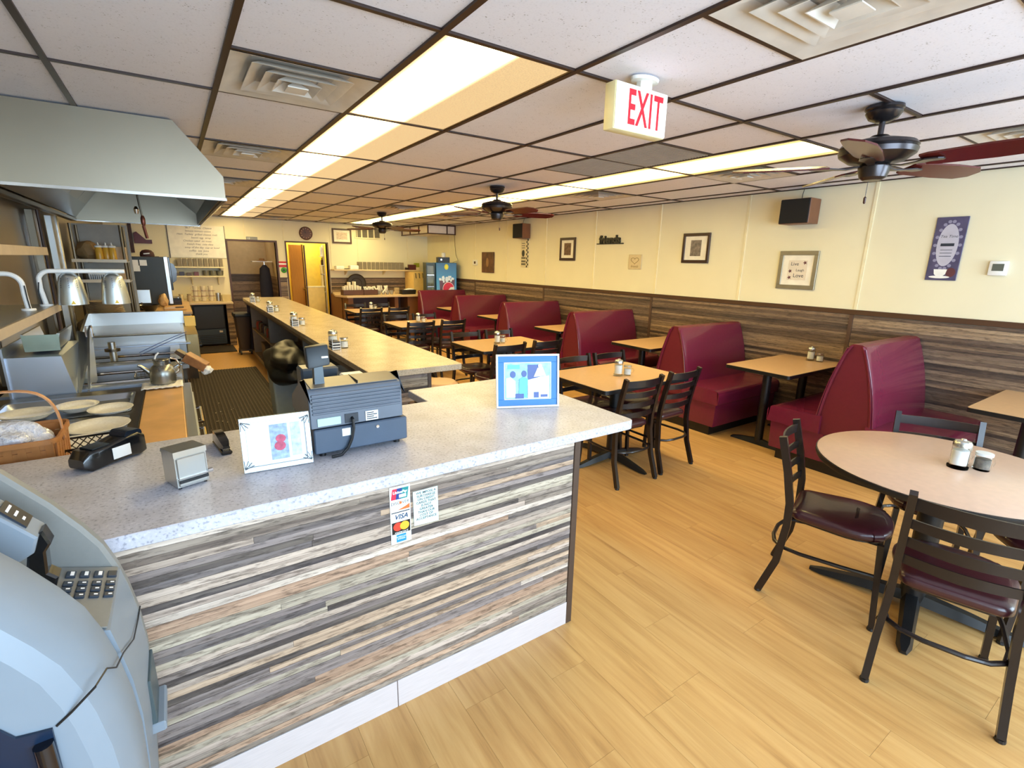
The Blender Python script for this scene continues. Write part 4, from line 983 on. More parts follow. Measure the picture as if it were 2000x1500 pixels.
# stapler
t = thing('stapler', 'black stapler standing on the counter left of the silver frame', 'stapler', (.075, 2.03, CT), math.radians(97))
MB().box(-.085, .075, -.018, .018, 0, .014, .004).build('base', BLACKG, t)
MB().loft([[(x, -w_, z0), (x, w_, z0), (x, w_*.8, z1), (x, -w_*.8, z1)] for x, w_, z0, z1 in ((-.085, .012, .024, .034), (-.06, .018, .022, .046), (0, .019, .022, .056), (.06, .018, .02, .056), (.082, .014, .016, .044))]).build('top_arm', BLACKG, t, ang=50)
MB().box(-.07, .05, -.010, .010, .014, .024).build('magazine', CHROME, t)
# card terminal
t = thing('card_terminal', 'black card payment terminal with a white sticker, left end of the counter', 'terminal', (-.255, 2.09, CT), math.radians(40))
b = MB(); rings = []
for x, w_, z0, z1 in ((-.105, .036, .012, .044), (-.085, .044, .0, .066), (-.02, .044, .006, .070), (.03, .044, .008, .080), (.075, .046, .004, .086), (.10, .038, .008, .072)):
    rings.append([(x, p_[0], p_[1]) for p_ in round_poly([(-w_, z0), (w_, z0), (w_*.94, z1), (-w_*.94, z1)], .010, 3)])
b.loft(rings).build('terminal_body', BLACKG, t, ang=40)
MB().box(-.07, .005, -.030, .030, .067, .0715, .001).build('screen', mat('dark screen', (34, 40, 44), .1), t)
MB().box(-.02, .04, -.0465, -.0445, .018, .058, .0005).build('white_sticker', WHITE, t, smooth=False)
MB().box(-.098, -.094, -.022, .022, .012, .020, .001).build('card_slot', CHROME, t)
MB().prism(round_poly([(.03, .078), (.095, .074), (.09, .094), (.04, .098)], .008, 3), -.036, .036, 'Y').build('printer_lid', mat('terminal navy', (18, 28, 40), .25), t)

# ================================================================ COOK LINE (left)
# prep table with pans and butcher block
t = thing('prep_table', 'stainless prep table with recessed pans and butcher block ledge behind the counter', 'table')
ZT = .855
b = MB().box(-.90, -.225, 2.28, 2.42, ZT-.04, ZT).box(-.90, -.225, 3.66, 3.78, ZT-.04, ZT).box(-.90, -.84, 2.42, 3.66, ZT-.04, ZT).box(-.275, -.225, 2.42, 3.66, ZT-.04, ZT).box(-.84, -.275, 3.11, 3.19, ZT-.04, ZT).box(-.84, -.275, 2.74, 2.78, ZT-.04, ZT)
b.build('table_top', STEELD, t, smooth=False)
MB().box(-.90, -.03, 2.30, 3.78, .12, ZT-.045).build('cabinet', STEEL, t, smooth=False)
for y0, y1 in ((2.42, 2.74), (2.78, 3.11), (3.19, 3.66)):
    MB().loft([[(x, y, z) for x, y in round_poly([(-.845+i_, y0+i_-.004), (-.27-i_, y0+i_-.004), (-.27-i_, y1-i_+.004), (-.845+i_, y1-i_+.004)], .03, 4)] for i_, z in ((0, ZT+.003), (.012, ZT+.001), (.03, ZT-.03))], cap=False).build('pan_rim', STEELB, t)
    MB().box(-.82, -.295, y0+.02, y1-.02, ZT-.035, ZT-.03).build('pan_floor', mat('brushed pan floor', (150, 156, 164), .5, .9), t, smooth=False)
MB().box(-.222, -.035, 2.30, 3.74, ZT-.02, ZT+.012, .004).build('butcher_block', WOODF, t)
MB().box(-.226, -.2225, 2.30, 3.76, ZT, ZT+.018).build('block_gap_strip', BLACK, t, smooth=False)
MB().box(-.034, .012, 2.30, 3.80, ZT-.05, ZT-.005, .003).build('front_rail', STEELB, t)
for y0, y1 in ((2.32, 2.80), (2.81, 3.28), (3.29, 3.76)):
    q = MB().box(-.02, .018, y0, y1, .28, ZT-.06, .003).build('drawer', STEELB, t)
    MB().tube([(.018, y0+.06, .70), (.045, y0+.06, .70), (.045, y1-.06, .70), (.018, y1-.06, .70)], .007, 6).build('handle', CHROME, q)
for x in (-.85, -.08):
    for y in (2.36, 3.7): MB().cyl((x, y, 0), (x, y, .12), .025, 12).build('leg', STEEL, t)
# platters
def make_plate(label):
    t = thing('oval_plate', label, 'plate', (0, 0, 0), 0, 'white plates laid out on the prep table')
    MB().lathe([(0, .004), (.60, .004), (.64, .0), (.66, .004), (.98, .020), (1.0, .023), (.97, .024), (.70, .011), (.62, .008), (0, .008)], 36, cap=False).build('plate_body', PORC, t)
    return t
pp = [(-.515, 3.42, .095, .10, 'small plate at the far side of the pans, left of another plate'), (-.36, 3.265, .098, .11, 'small plate at the far side of the pans by the butcher block'), (-.385, 2.95, .128, .135, 'largest white platter in the middle pan of the prep table'), (-.70, 3.36, .12, .11, 'plate at the far side half hidden behind the basket handle'), (-.62, 2.93, .12, .12, 'plate behind the basket next to the largest platter'), (-.42, 2.62, .15, .14, 'white plate showing as a rim behind the black crate')]
pl0 = None
for x, y, rx, ry_, lab in pp:
    if pl0 is None: pl0 = make_plate('white '+lab if 'white' not in lab else lab); o = pl0; o.location = (x, y, ZT-.028)
    else: o = dup(pl0, (x, y, ZT-.028), 0, lab if 'white' in lab else 'white '+lab)
    o.location.z = ZT-.016 if y > 2.7 else ZT-.0
    for c in (kids(o)): c.scale = (rx, ry_, 1.3)
# wicker basket with wrapped cutlery
WIC = mat('splint basket wood', (186, 126, 72), .5, var=.2, scale=14)
t = thing('splint_basket', 'woven splint basket with a tall handle and crumpled clear wrap, at the left picture edge', 'basket', (-.585, 2.42, ZT))
BW = .155; BD = .13
for k_ in range(5):
    z = .004+k_*.030; f_ = 1+.06*k_/5
    b = MB(); ol = round_poly([(-BW*f_, -BD*f_), (BW*f_, -BD*f_), (BW*f_, BD*f_), (-BW*f_, BD*f_)], .04, 5); il = round_poly([(-BW*f_+.005, -BD*f_+.005), (BW*f_-.005, -BD*f_+.005), (BW*f_-.005, BD*f_-.005), (-BW*f_+.005, BD*f_-.005)], .036, 5)
    b.loft([[(x, y, z) for x, y in ol], [(x*1.01, y*1.01, z+.028) for x, y in ol], [(x, y, z+.028) for x, y in il], [(x, y, z) for x, y in il], [(x, y, z) for x, y in ol]], cap=False); b.build('woven_band', WIC, t)
for i in range(9):
    x = -BW+.01+i*(2*BW-.02)/8
    for s_ in (-1, 1): MB().box(x-.011, x+.011, s_*BD*1.02-.0025, s_*BD*1.02+.0025, 0, .15, rot=Matrix.Rotation(-.06*s_, 3, 'X')).build('upright_splint', WIC, t)
for i in range(6):
    y = -BD+.02+i*(2*BD-.04)/5
    for s_ in (-1, 1): MB().box(s_*BW*1.02-.0025, s_*BW*1.02+.0025, y-.011, y+.011, 0, .15, rot=Matrix.Rotation(.05*s_, 3, 'Y')).build('upright_splint', WIC, t)
MB().box(-BW, BW, -BD, BD, 0, .004).build('basket_floor', WIC, t)
ol = round_poly([(-BW*1.09, -BD*1.09), (BW*1.09, -BD*1.09), (BW*1.09, BD*1.09), (-BW*1.09, BD*1.09)], .045, 6)
MB().tube([(x, y, .152) for x, y in ol], [(.004, .009)]*len(ol), sq=True, closed=True).build('rim', WIC, t)
hp = [(BW*1.0*math.cos(a) if False else BW*1.08*(1 if math.cos(a) > 0 else -1)*abs(math.cos(a))**.55, 0, .12+.20*max(0, math.sin(a))**.62) for a in [i*PI/18 for i in range(19)]]
MB().tube(hp, [(.011, .0025)]*19, sq=True, up=(1, 0, 0)).build('arched_handle', mat('pale splint', (206, 150, 104), .5), t)
WRAP = mat('crumpled clear wrap', (222, 226, 240), .12, coat=.6, var=.2, scale=70, bump=1.0)
blob(MB(), (.0, .0, .13), (.135, .11, .075), 5, .16, 11).build('clear_wrap', WRAP, t, ang=8)
t = thing('lattice_crate', 'low black plastic lattice crate behind the card terminal', 'basket', (-.40, 2.51, ZT), math.radians(3))
for s_ in (-1, 1):
    for (L, ax) in ((.105, 'x'), (.075, 'y')):
        b = MB(); 
        n_ = int(L*2/.024)
        for i in range(n_+1):
            u = -L+i*2*L/n_
            for sg_ in (-1, 1):
                v0_, v1_ = u, max(-L, min(L, u+sg_*.05))
                P0 = (v0_, s_*.075, .008) if ax == 'x' else (s_*.105, v0_, .008); P1 = (v1_, s_*.079, .062) if ax == 'x' else (s_*.109, v1_, .062)
                b.tube([P0, P1], .0022, 4)
        o = b.build('lattice_side', BLACK, t)
MB().tube([(x, y, .066) for x, y in round_poly([(-.112, -.082), (.112, -.082), (.112, .082), (-.112, .082)], .012, 3)], .005, 6, closed=True).build('crate_rim', BLACKG, t)
MB().box(-.105, .105, -.075, .075, 0, .008).build('crate_floor', BLACK, t)
# kettle on a cloth
t = thing('kettle', 'dented steel kettle with a bail handle at the far end of the butcher block', 'kettle', (-.128, 3.70, ZT+.026), math.radians(8))
KM_ = mat('dull kettle steel', (150, 150, 144), .3, .9, .2, 8, rvar=.12)
MB().lathe([(0, 0), (.060, 0), (.068, .01), (.070, .05), (.068, .085), (.052, .112), (.040, .120), (.040, .146), (.044, .150), (.042, .154), (0, .160)], 28, cap=False).build('kettle_body', KM_, t)
MB().tube([(-.058, 0, .070), (-.085, 0, .100), (-.105, 0, .122), (-.118, 0, .128)], [.017, .012, .009, .008], 12).build('spout', KM_, t)
MB().tube([(.060, 0, .050), (.085, 0, .070), (.095, 0, .105), (.080, 0, .145), (.050, 0, .156)], .006, 8).build('side_handle', CHROME, t)
MB().tube([(-.03, 0, .158), (-.02, 0, .18), (-.005, 0, .195)], .005, 6).build('lid_knob', WHITE, t)
t = thing('folded_towel', 'white cotton towel under the kettle', 'towel', (-.135, 3.68, ZT+.013))
b = MB(); pts = []
nx = 14; g_ = [[b.bm.verts.new((-.105+.21*i/nx, -.10+.17*j/nx, .004+.008*abs(math.sin(i*1.3+j*.7)))) for i in range(nx+1)] for j in range(nx+1)]
for j in range(nx):
    for i in range(nx): b.bm.faces.new((g_[j][i], g_[j][i+1], g_[j+1][i+1], g_[j+1][i]))
TOW = mat('white terry cloth', (238, 236, 232), .9, scale=90, bump=.3)
o = b.build('cloth', TOW, t); sm = o.modifiers.new('thick', 'SOLIDIFY'); sm.thickness = .005; sm.offset = 1
# hooded steel bin block
t = thing('steel_hopper', 'cool blue steel slanted hopper with an open tray on top, at the left', 'hopper')
MB().loft([[(-.845, 3.80, .84), (-.56, 3.80, .84), (-.53, 4.30, .84), (-.845, 4.30, .84)], [(-.845, 3.80, 1.085), (-.598, 3.80, 1.078), (-.57, 4.30, 1.10), (-.845, 4.30, 1.10)]]).build('hopper_body', STEELB, t, smooth=False)
MB().prism([(-.752, 1.10), (-.625, 1.10), (-.60, 1.20), (-.615, 1.20), (-.635, 1.112), (-.742, 1.112), (-.76, 1.20), (-.772, 1.20)], 3.9, 4.36, 'Y').build('tray_body', STEEL, t, smooth=False)
MB().prism([(-.765, 1.10), (-.61, 1.10), (-.605, 1.195), (-.77, 1.195)], 3.895, 3.903, 'Y').build('tray_front', mat('greenish steel', (170, 186, 172), .3, .9), t, smooth=False)
MB().loft([[(-.556, 3.802, .842), (-.544, 3.802, .842), (-.492, 4.34, 1.135), (-.504, 4.34, 1.135)], [(-.556, 3.806, .842), (-.544, 3.806, .842), (-.575, 4.36, 1.155), (-.585, 4.36, 1.155)]]).build('side_wing', STEELB, t, smooth=False)
MB().prism([(3.82, .84), (4.20, .84), (4.36, 1.19), (4.24, 1.17)], -.515, -.503, 'X').build('splash_guard', STEELB, t, smooth=False)
MB().box(-.845, -.835, 3.78, 4.36, .84, 1.14).build('wall_flange', STEELB, t, smooth=False)
MB().tube([(-.53, 4.30, 1.12), (-.53, 4.30, 1.19), (-.50, 4.30, 1.19), (-.50, 4.30, 1.12)], .006, 6).build('hook', CHROME, t)
# fryer unit
t = thing('fryer', 'double deep fryer with dark oil wells and steel rails beside the hopper', 'fryer')
MB().box(-.90, -.03, 3.84, 5.48, .10, .70).build('fryer_body', STEEL, t, smooth=False)
b = MB().box(-.90, -.03, 3.84, 3.95, .70, .86).box(-.90, -.03, 4.58, 4.68, .70, .86).box(-.90, -.03, 5.38, 5.48, .70, .86).box(-.10, -.03, 3.95, 5.38, .70, .86).box(-.90, -.78, 3.95, 5.38, .70, .86)
b.build('well_surround', STEELB, t, smooth=False)
for y0, y1 in ((3.95, 4.58), (4.68, 5.38)): MB().box(-.78, -.10, y0, y1, .70, .73).build('oil_surface', mat('dark fryer oil', (52, 42, 32), .12), t, smooth=False)
for y, z in ((3.90, .875), (4.30, .86), (4.63, .875), (5.0, .86)): MB().cyl((-.74, y, z), (-.06, y, z), .010, 8).build('cross_rail', CHROME, t)
MB().cyl((-.46, 4.85, .72), (-.46, 4.85, 1.0), .024, 14).build('filter_pipe', STEEL, t)
MB().lathe([(.0, 0), (.05, .0), (.05, .02), (0, .02)], 16, (-.46, 4.85, .93), cap=False).build('pipe_collar', STEELD, t)
for z in (.25, .45): MB().box(-.03, .0, 3.9, 5.4, z, z+.012).build('front_strip', CHROME, t, smooth=False)
for x in (-.82, -.1):
    for y in (3.95, 5.4): MB().cyl((x, y, 0), (x, y, .10), .025, 10).build('leg', STEEL, t)
for kk, (bx_, by_, lab) in enumerate(((-.21, 4.22, 'wire fry basket in the near oil well by the kettle'),)):
    t = thing('fry_basket', lab, 'basket', (bx_, by_, .735))
    b = MB()
    for i in range(9):
        b.tube([(-.09+i*.0225, -.12, .12), (-.09+i*.0225, -.12, 0), (-.09+i*.0225, .12, 0), (-.09+i*.0225, .12, .12)], .0014, 4)
    for i in range(9):
        b.tube([(-.09, -.12+i*.03, .12), (-.09, -.12+i*.03, 0), (.09, -.12+i*.03, 0), (.09, -.12+i*.03, .12)], .0014, 4)
    for z in (.03, .06, .09): b.tube([(-.09, -.12, z), (.09, -.12, z), (.09, .12, z), (-.09, .12, z)], .0014, 4, closed=True)
    b.build('wire_mesh', CHROME, t)['kind'] = 'stuff'
    MB().tube([(-.09, -.12, .12), (.09, -.12, .12), (.09, .12, .12), (-.09, .12, .12)], .004, 6, closed=True).build('basket_rim', CHROME, t)
    MB().tube([(.09, 0, .12), (.16, 0, .16), (.24, 0, .17)], .006, 6).build('basket_handle', CHROME, t)
# griddle
t = thing('griddle', 'wide flat steel griddle with raised splash walls under the hood', 'griddle')
MB().box(-.76, .03, 5.60, 6.46, .60, .95, .006).build('griddle_body', STEEL, t)
MB().box(-.72, .0, 5.64, 6.42, .95, .958).build('cook_plate', mat('seasoned plate', (150, 140, 124), .25, .8, .2, 4), t, smooth=False)
MB().box(-.74, .04, 6.42, 6.45, .95, 1.085, .003).build('splash_back', STEEL, t)
MB().prism([(5.62, .95), (6.45, .95), (6.45, 1.085), (6.3, 1.085)], -.755, -.735, 'X').build('splash_side', STEEL, t, smooth=False)
MB().box(-.74, .06, 5.50, 5.60, .855, .872, .003).build('grease_ledge', STEELB, t)
MB().box(.03, .13, 5.62, 6.46, .66, .93, .004).build('control_panel', mat('brass tinted panel', (176, 156, 112), .35, .7), t)
for y in (5.75, 5.95, 6.15, 6.35): MB().cyl((.13, y, .80), (.155, y, .80), .022, 12).build('knob', BLACK, t)
MB().box(-.74, .0, 5.60, 6.44, .1, .6).build('stand_cabinet', STEELD, t, smooth=False)
for x in (-.7, -.05):
    for y in (5.65, 6.4): MB().cyl((x, y, 0), (x, y, .10), .025, 10).build('leg', STEEL, t)
simple('wax_paper_box', 'small yellow box standing at the griddle corner', 'box', MB().box(-.05, .05, -.05, .05, 0, .1, .002), mat('butter yellow card', (240, 204, 110), .5), (.088, 6.34, .93))
t = thing('tongs', 'long blue handled tongs lying across the griddle front', 'tongs', (-.12, 5.15, .89))
for dz in (0, .022): MB().loft([[(x, y-.009, z+dz), (x, y+.009, z+dz), (x, y+.009, z+dz+.004), (x, y-.009, z+dz+.004)] for x, y, z in ((-.17, -.42, .01), (-.05, -.12, .03), (.06, .14, .045), (.16, .40, .05))]).build('arm', mat('cobalt blue grip', (30, 60, 140), .3), t)
t = thing('wooden_scoop', 'wooden scoop resting on a white cloth beyond the kettle handle', 'scoop', (.045, 4.02, .90), math.radians(-20))
b = MB().prism([(-.06, .06), (.065, -.02), (.09, .03), (-.025, .11)], -.045, .045, 'Y', .004); b.build('wooden_block', mat('toasted wood', (150, 100, 60), .45, var=.25, scale=20), t)
MB().prism([(-.10, .115), (-.055, .075), (-.035, .10), (-.085, .135)], -.03, .03, 'Y', .003).build('dark_block', mat('charred wood', (84, 66, 50), .5), t)
blob(MB(), (.075, 0, -.015), (.035, .045, .028), 3, .25, 3).build('cloth_wrap', TOW, t)
# overshelf with heat lamps
SHB = mat('pale tape edged shelf steel', (206, 188, 162), .4, .3)
t = thing('pass_shelf', 'two tier steel wall shelf over the prep table carrying heat lamps', 'shelf')
MB().box(-.90, -.60, 2.2, 4.05, 1.352, 1.362).build('shelf_board', STEEL, t, smooth=False); MB().box(-.602, -.592, 2.2, 4.05, 1.322, 1.364).build('shelf_lip', SHB, t, smooth=False)
MB().box(-.90, -.60, 2.2, 3.98, 1.68, 1.69).build('shelf_board', STEEL, t, smooth=False); MB().box(-.602, -.592, 2.2, 3.98, 1.648, 1.692).build('shelf_lip', SHB, t, smooth=False)
for y in (3.96,): MB().box(-.64, -.61, y-.015, y+.015, 1.362, 1.68).box(-.90, -.87, y-.015, y+.015, .9, 1.9).build('upright', STEELD, t, smooth=False)
LM = mat('spun aluminium lamp shade', (196, 204, 208), .3, .85, .04)
def heat_lamp(label, x, y, shades):
    t = thing('heat_lamp', label, 'lamp', (x, y, 1.362))
    MB().lathe([(.0, 0), (.03, 0), (.03, .01), (0, .012)], 16, cap=False).build('base_flange', WHITE, t)
    r = .055; H = .198
    pts = [(0, 0, .005), (-.012, 0, .10)] + [(-.012+r-r*math.cos(a), 0, H-r+r*math.sin(a)) for a in [i*PI/14 for i in range(1, 8)]] + [(.385, 0, H)]
    MB().tube(pts, .0125, 10).build('lamp_arm', WHITE, t)
    MB().tube([(-.012, -.014, .135), (-.020, -.016, .08), (-.016, -.014, .0)], .003, 6).build('cord', BLACK, t)
    for sx in shades:
        s_ = MB().lathe([(.018, .186), (.03, .184), (.048, .165), (.058, .13), (.062, .09), (.070, .03), (.071, .005), (.068, .005), (.066, .03), (.055, .13), (.03, .17)], 32, (sx, 0, 0), cap=False).build('lamp_shade', LM, t, ang=50)
        for k_ in range(5):
            for da in (-.75, -.1, .55):
                a = -PI/2+.1+da; rr = .0615+(.16-.09-k_*.011-.03)*-.1; z = .155-k_*.012; rr = [.0535, .0560, .0578, .0592, .0605][k_]
                MB().cyl((sx+rr*math.cos(a), rr*math.sin(a), z), (sx+(rr+.002)*math.cos(a), (rr+.002)*math.sin(a), z), .0022, 6).build('vent_hole', BLACK, s_, smooth=False)
        a0 = -PI/2+.12
        MB().prism([(-.012, 0), (.012, 0), (0, .024)], -.0008, 0, 'Y').build('warning_label', mat('caution yellow', (232, 196, 60), .5), s_, smooth=False, loc=(sx+.0725*math.cos(a0), .0725*math.sin(a0), .010), rot=(-.08, 0, a0+PI/2))
        MB().lathe([(.0, .0), (.022, .01), (.028, .035), (.012, .07), (0, .07)], 14, (sx, 0, .04), cap=False).build('bulb', mat('frosted bulb', (255, 226, 190), .4), s_)
    return t
heat_lamp('white armed heat lamp with two perforated aluminium shades', -.632, 3.9, (.122, .322))
t = heat_lamp('white arched heat lamp stand at the left picture edge, its shades out of view', -.70, 3.30, (-.122+.0, )) if False else None
t = thing('heat_lamp', 'white arched heat lamp arm at the left picture edge', 'lamp', (-.66, 3.62, 1.362))
pts = [(0, 0, .005), (-.005, 0, .09)] + [(-.005-.06+.06*math.cos(a), 0, .13+.06*math.sin(a)) for a in [i*PI/14 for i in range(0, 8)]] + [(-.2, 0, .19)]
MB().tube(pts, .0125, 10).build('lamp_arm', WHITE, t); MB().tube([(.004, -.014, .13), (.006, -.016, .06), (.01, -.014, .0)], .003, 6).build('cord', BLACK, t); MB().lathe([(.0, 0), (.03, 0), (.03, .01), (0, .012)], 16, cap=False).build('base_flange', WHITE, t)
t = thing('wrap_dispenser', 'white rounded dispenser with a coiled ring on the pass shelf, left picture edge', 'dispenser', (-.665, 2.92, 1.362), math.radians(0))
MB().tube([(-.06+.075*math.cos(a), -.0+.05*math.sin(a), .035) for a in [i*2*PI/20 for i in range(20)]], .012, 8, closed=True).build('ring_handle', WHITE, t)
MB().lathe([(0, 0), (.05, 0), (.052, .03), (.03, .05), (.0, .052)], 20, (-.08, 0, 0), cap=False).build('dispenser_body', mat('cool grey plastic', (186, 190, 194), .4), t)
# things on the shelves and behind: ticket of bins
random.seed(5)
for i, (x, y, c, w_, h_, lab) in enumerate(((-.78, 3.55, (120, 92, 62), .09, .20, 'brown jar on the upper pass shelf'), (-.75, 3.2, (96, 84, 66), .10, .16, 'dark tin on the upper pass shelf'))):
    simple('canister', lab, 'jar', MB().lathe([(0, 0), (w_*.5, 0), (w_*.5, h_*.85), (w_*.42, h_*.9), (w_*.42, h_), (0, h_)], 16, cap=False), mat('canister %d' % i, c, .4), (x, y, 1.69))

# hood
t = thing('exhaust_hood', 'large stainless exhaust hood hanging over the cook line', 'hood')
HX0, HX1, HXT, HY0, HY1, HZ0, HZ1 = -.86, .332, .10, 3.76, 7.20, 2.010, 2.145
HM = mat('brushed hood steel', (150, 140, 122), .33, .9, .10, 1.0)
def hoodprof(i_): return [(HX0, HZ0), (HX1-i_, HZ0), (HX1-i_, HZ1), (HXT-i_, CH-.004), (HX0, CH-.004)]
MB().prism(hoodprof(0), HY0, HY0+.012, 'Y').build('near_end_panel', HM, t, smooth=False)
MB().prism(hoodprof(0), HY1-.012, HY1, 'Y').build('far_end_panel', HM, t, smooth=False)
MB().box(HX1-.012, HX1, HY0+.012, HY1-.012, HZ0, HZ1).build('front_lip', HM, t, smooth=False)
MB().prism([(HX1, HZ1), (HXT, CH-.004), (HXT-.012, CH-.004), (HX1-.012, HZ1)], HY0+.012, HY1-.012, 'Y').build('sloped_front', HM, t, smooth=False)
MB().box(HX0, HX1+.004, HY0-.006, HY0+.002, HZ0-.008, HZ0+.008).box(HX1-.004, HX1+.006, HY0, HY1, HZ0-.008, HZ0+.008).box(HX0, HX1+.004, HY1-.002, HY1+.006, HZ0-.008, HZ0+.008).build('rolled_edge', CHROME, t)
DK = mat('greasy inner steel', (64, 68, 68), .32, .8, .15, 3)
MB().prism([(HX1-.014, HZ0+.01), (HX1-.014, HZ1), (HXT-.03, 2.38), (-.55, 2.38), (-.80, HZ0+.03), (-.79, HZ0+.03), (-.54, 2.37), (HXT-.04, 2.37), (HX1-.024, HZ1-.005), (HX1-.024, HZ0+.01)], HY0+.014, HY1-.014, 'Y').build('hood_liner', DK, t, smooth=False)
for i in range(6):
    y0 = HY0+.1+i*.55; MB().loft([[(-.80, y0, 2.055), (-.80, y0+.5, 2.055), (-.79, y0+.5, 2.045), (-.79, y0, 2.045)], [(-.56, y0, 2.36), (-.56, y0+.5, 2.36), (-.55, y0+.5, 2.35), (-.55, y0, 2.35)]]).build('grease_filter', STEELD, t, smooth=False)
for x in (-.83, -.80): MB().box(x-.012, x+.012, HY0, HY1, HZ0-.012, HZ0+.015).build('drip_channel', STEELD, t, smooth=False)
t = thing('fire_nozzle', 'copper and chrome fire suppression nozzle hanging below the hood', 'nozzle', (-.145, 4.5, 0))
MB().tube([(0, 0, 2.365), (.0, 0, 2.05), (.01, 0, 1.93)], .006, 8).build('pipe', STEELD, t)
MB().lathe([(0, 0), (.008, .0), (.014, .02), (.014, .05), (.008, .07), (0, .07)], 12, (.012, 0, 1.86), cap=False).build('nozzle_head', mat('old copper', (110, 60, 46), .35, .7), t)
MB().lathe([(0, 0), (.01, .0), (.016, .03), (.006, .05), (0, .05)], 12, (-.018, 0, 1.94), cap=False).build('swivel', CHROME, t); MB().tube([(.01, 0, 1.86), (.018, 0, 1.80), (.022, 0, 1.775)], .010, 8).build('cap_chain', mat('old copper', (110, 60, 46), .35, .7), t)
# steel wall posts behind the fryer
for i, (y, lab) in enumerate(((5.68, 'steel wall post with a dark pipe, left behind the heat lamp'), (6.45, 'bright steel wall post behind the griddle splash wall'))):
    t = thing('wall_post', lab, 'post', (XL+.02, y, 0))
    MB().box(0, .05, -.07, .05, .0, 2.0, .003).build('channel', STEEL if i else STEELD, t); MB().cyl((.075, -.03, .2), (.075, -.03, 2.0), .014, 10).build('pipe', CHROME if i else mat('dark pipe', (60, 40, 34), .4), t)
    MB().box(0, .055, .055, .085, .0, 2.0).build('trim_strip', WHITE if i else CHROME, t, smooth=False)
# storage rack beyond the hood
t = thing('storage_rack', 'steel storage rack with two shelves beyond the hood on the left', 'rack')
for x in (-.87, -.44):
    for y in (7.28, 7.72): MB().cyl((x, y, 0), (x, y, 1.98), .014, 8).build('upright', STEELD, t)
for z in (.94, 1.38, 1.60): 
    MB().box(-.90, -.42, 7.26, 7.74, z-.028, z-.018).build('shelf_board', STEEL, t, smooth=False); MB().box(-.90, -.42, 7.25, 7.262, z-.03, z+.004).build('shelf_lip', SHB, t, smooth=False)
MB().box(-.92, -.40, 7.76, 7.78, .9, 2.0).build('back_panel', mat('grey panel', (150, 148, 142), .5), t, smooth=False)
for i, (x, lab) in enumerate(((-.665, 'left yellow squeeze bottle on the storage rack'), (-.60, 'middle yellow squeeze bottle on the storage rack'), (-.545, 'right yellow squeeze bottle on the storage rack'))):
    t = thing('squeeze_bottle', lab, 'bottle', (x, 7.36+.02*(i % 2), 1.583), 0, 'yellow squeeze bottles on the rack')
    MB().lathe([(0, 0), (.034, 0), (.036, .01), (.034, .13), (.026, .15), (0, .152)], 16, cap=False).build('bottle_body', mat('oil yellow', (232, 174, 60), .3), t)
    MB().lathe([(.036, .15), (.036, .168), (.008, .176), (.004, .205), (0, .205)], 14, cap=False).build('nozzle_cap', WHITE, t)
simple('carton', 'pale carton beside the yellow bottles on the rack', 'box', MB().box(-.05, .05, -.06, .06, 0, .16, .002), mat('tan card', (206, 176, 140), .7), (-.475, 7.42, 1.583))
simple('paper_bag', 'crumpled brown paper sack behind the left rack post', 'bag', blob(MB(), (0, 0, .1), (.10, .12, .12), 3, .15, 9), mat('kraft paper', (140, 110, 70), .7), (-.78, 7.5, 1.583), ang=20)
simple('carton', 'tan carton on the middle rack shelf', 'box', MB().box(-.09, .09, -.08, .08, 0, .12, .002), mat('tan card', (206, 176, 140), .7), (-.53, 7.45, 1.363))
t = thing('white_crate', 'white slotted plastic basket on the middle rack shelf', 'basket', (-.70, 7.35, 1.363+.0))
MB().loft([[(x*s_, y*s_, z) for x, y in round_poly([(-.09, -.08), (.09, -.08), (.09, .08), (-.09, .08)], .01)] for s_, z in ((.88, 0), (1, .1))]).build('crate_body', WHITE, t)
for i in range(8): MB().box(-.066+i*.018, -.060+i*.018, -.083, -.070, .02, .075).build('slot', BLACK, t, smooth=False)
# plate stack
for i in range(13):
    dx, dy = random.uniform(-.006, .006), random.uniform(-.006, .006)
    if i == 0:
        ps = thing('stacked_plate', 'tan plate at the bottom of the stack behind the heat lamp shades', 'plate', (-.66, 7.05, .955), 0, 'tan plates stacked behind the griddle')
        MB().lathe([(0, .003), (.085, .003), (.09, 0), (.10, .004), (.155, .018), (.16, .021), (.15, .022), (.10, .010), (0, .009)], 28, cap=False).build('plate_body', mat('tan stoneware', (206, 186, 152), .3), ps)
    else: dup(ps, (-.66+dx, 7.05+dy, .955+i*.0155), 0, 'tan plate in the stack behind the heat lamp shades, %s from the bottom' % ORD[i])
t = thing('side_stand', 'dark low stand behind the griddle carrying the plate stack', 'table')
MB().box(-.90, -.45, 6.75, 7.22, .935, .955, .003).build('stand_top', STEELD, t)
for x in (-.87, -.48):
    for y in (6.78, 7.19): MB().box(x-.015, x+.015, y-.015, y+.015, 0, .935).build('leg', STEELD, t, smooth=False)
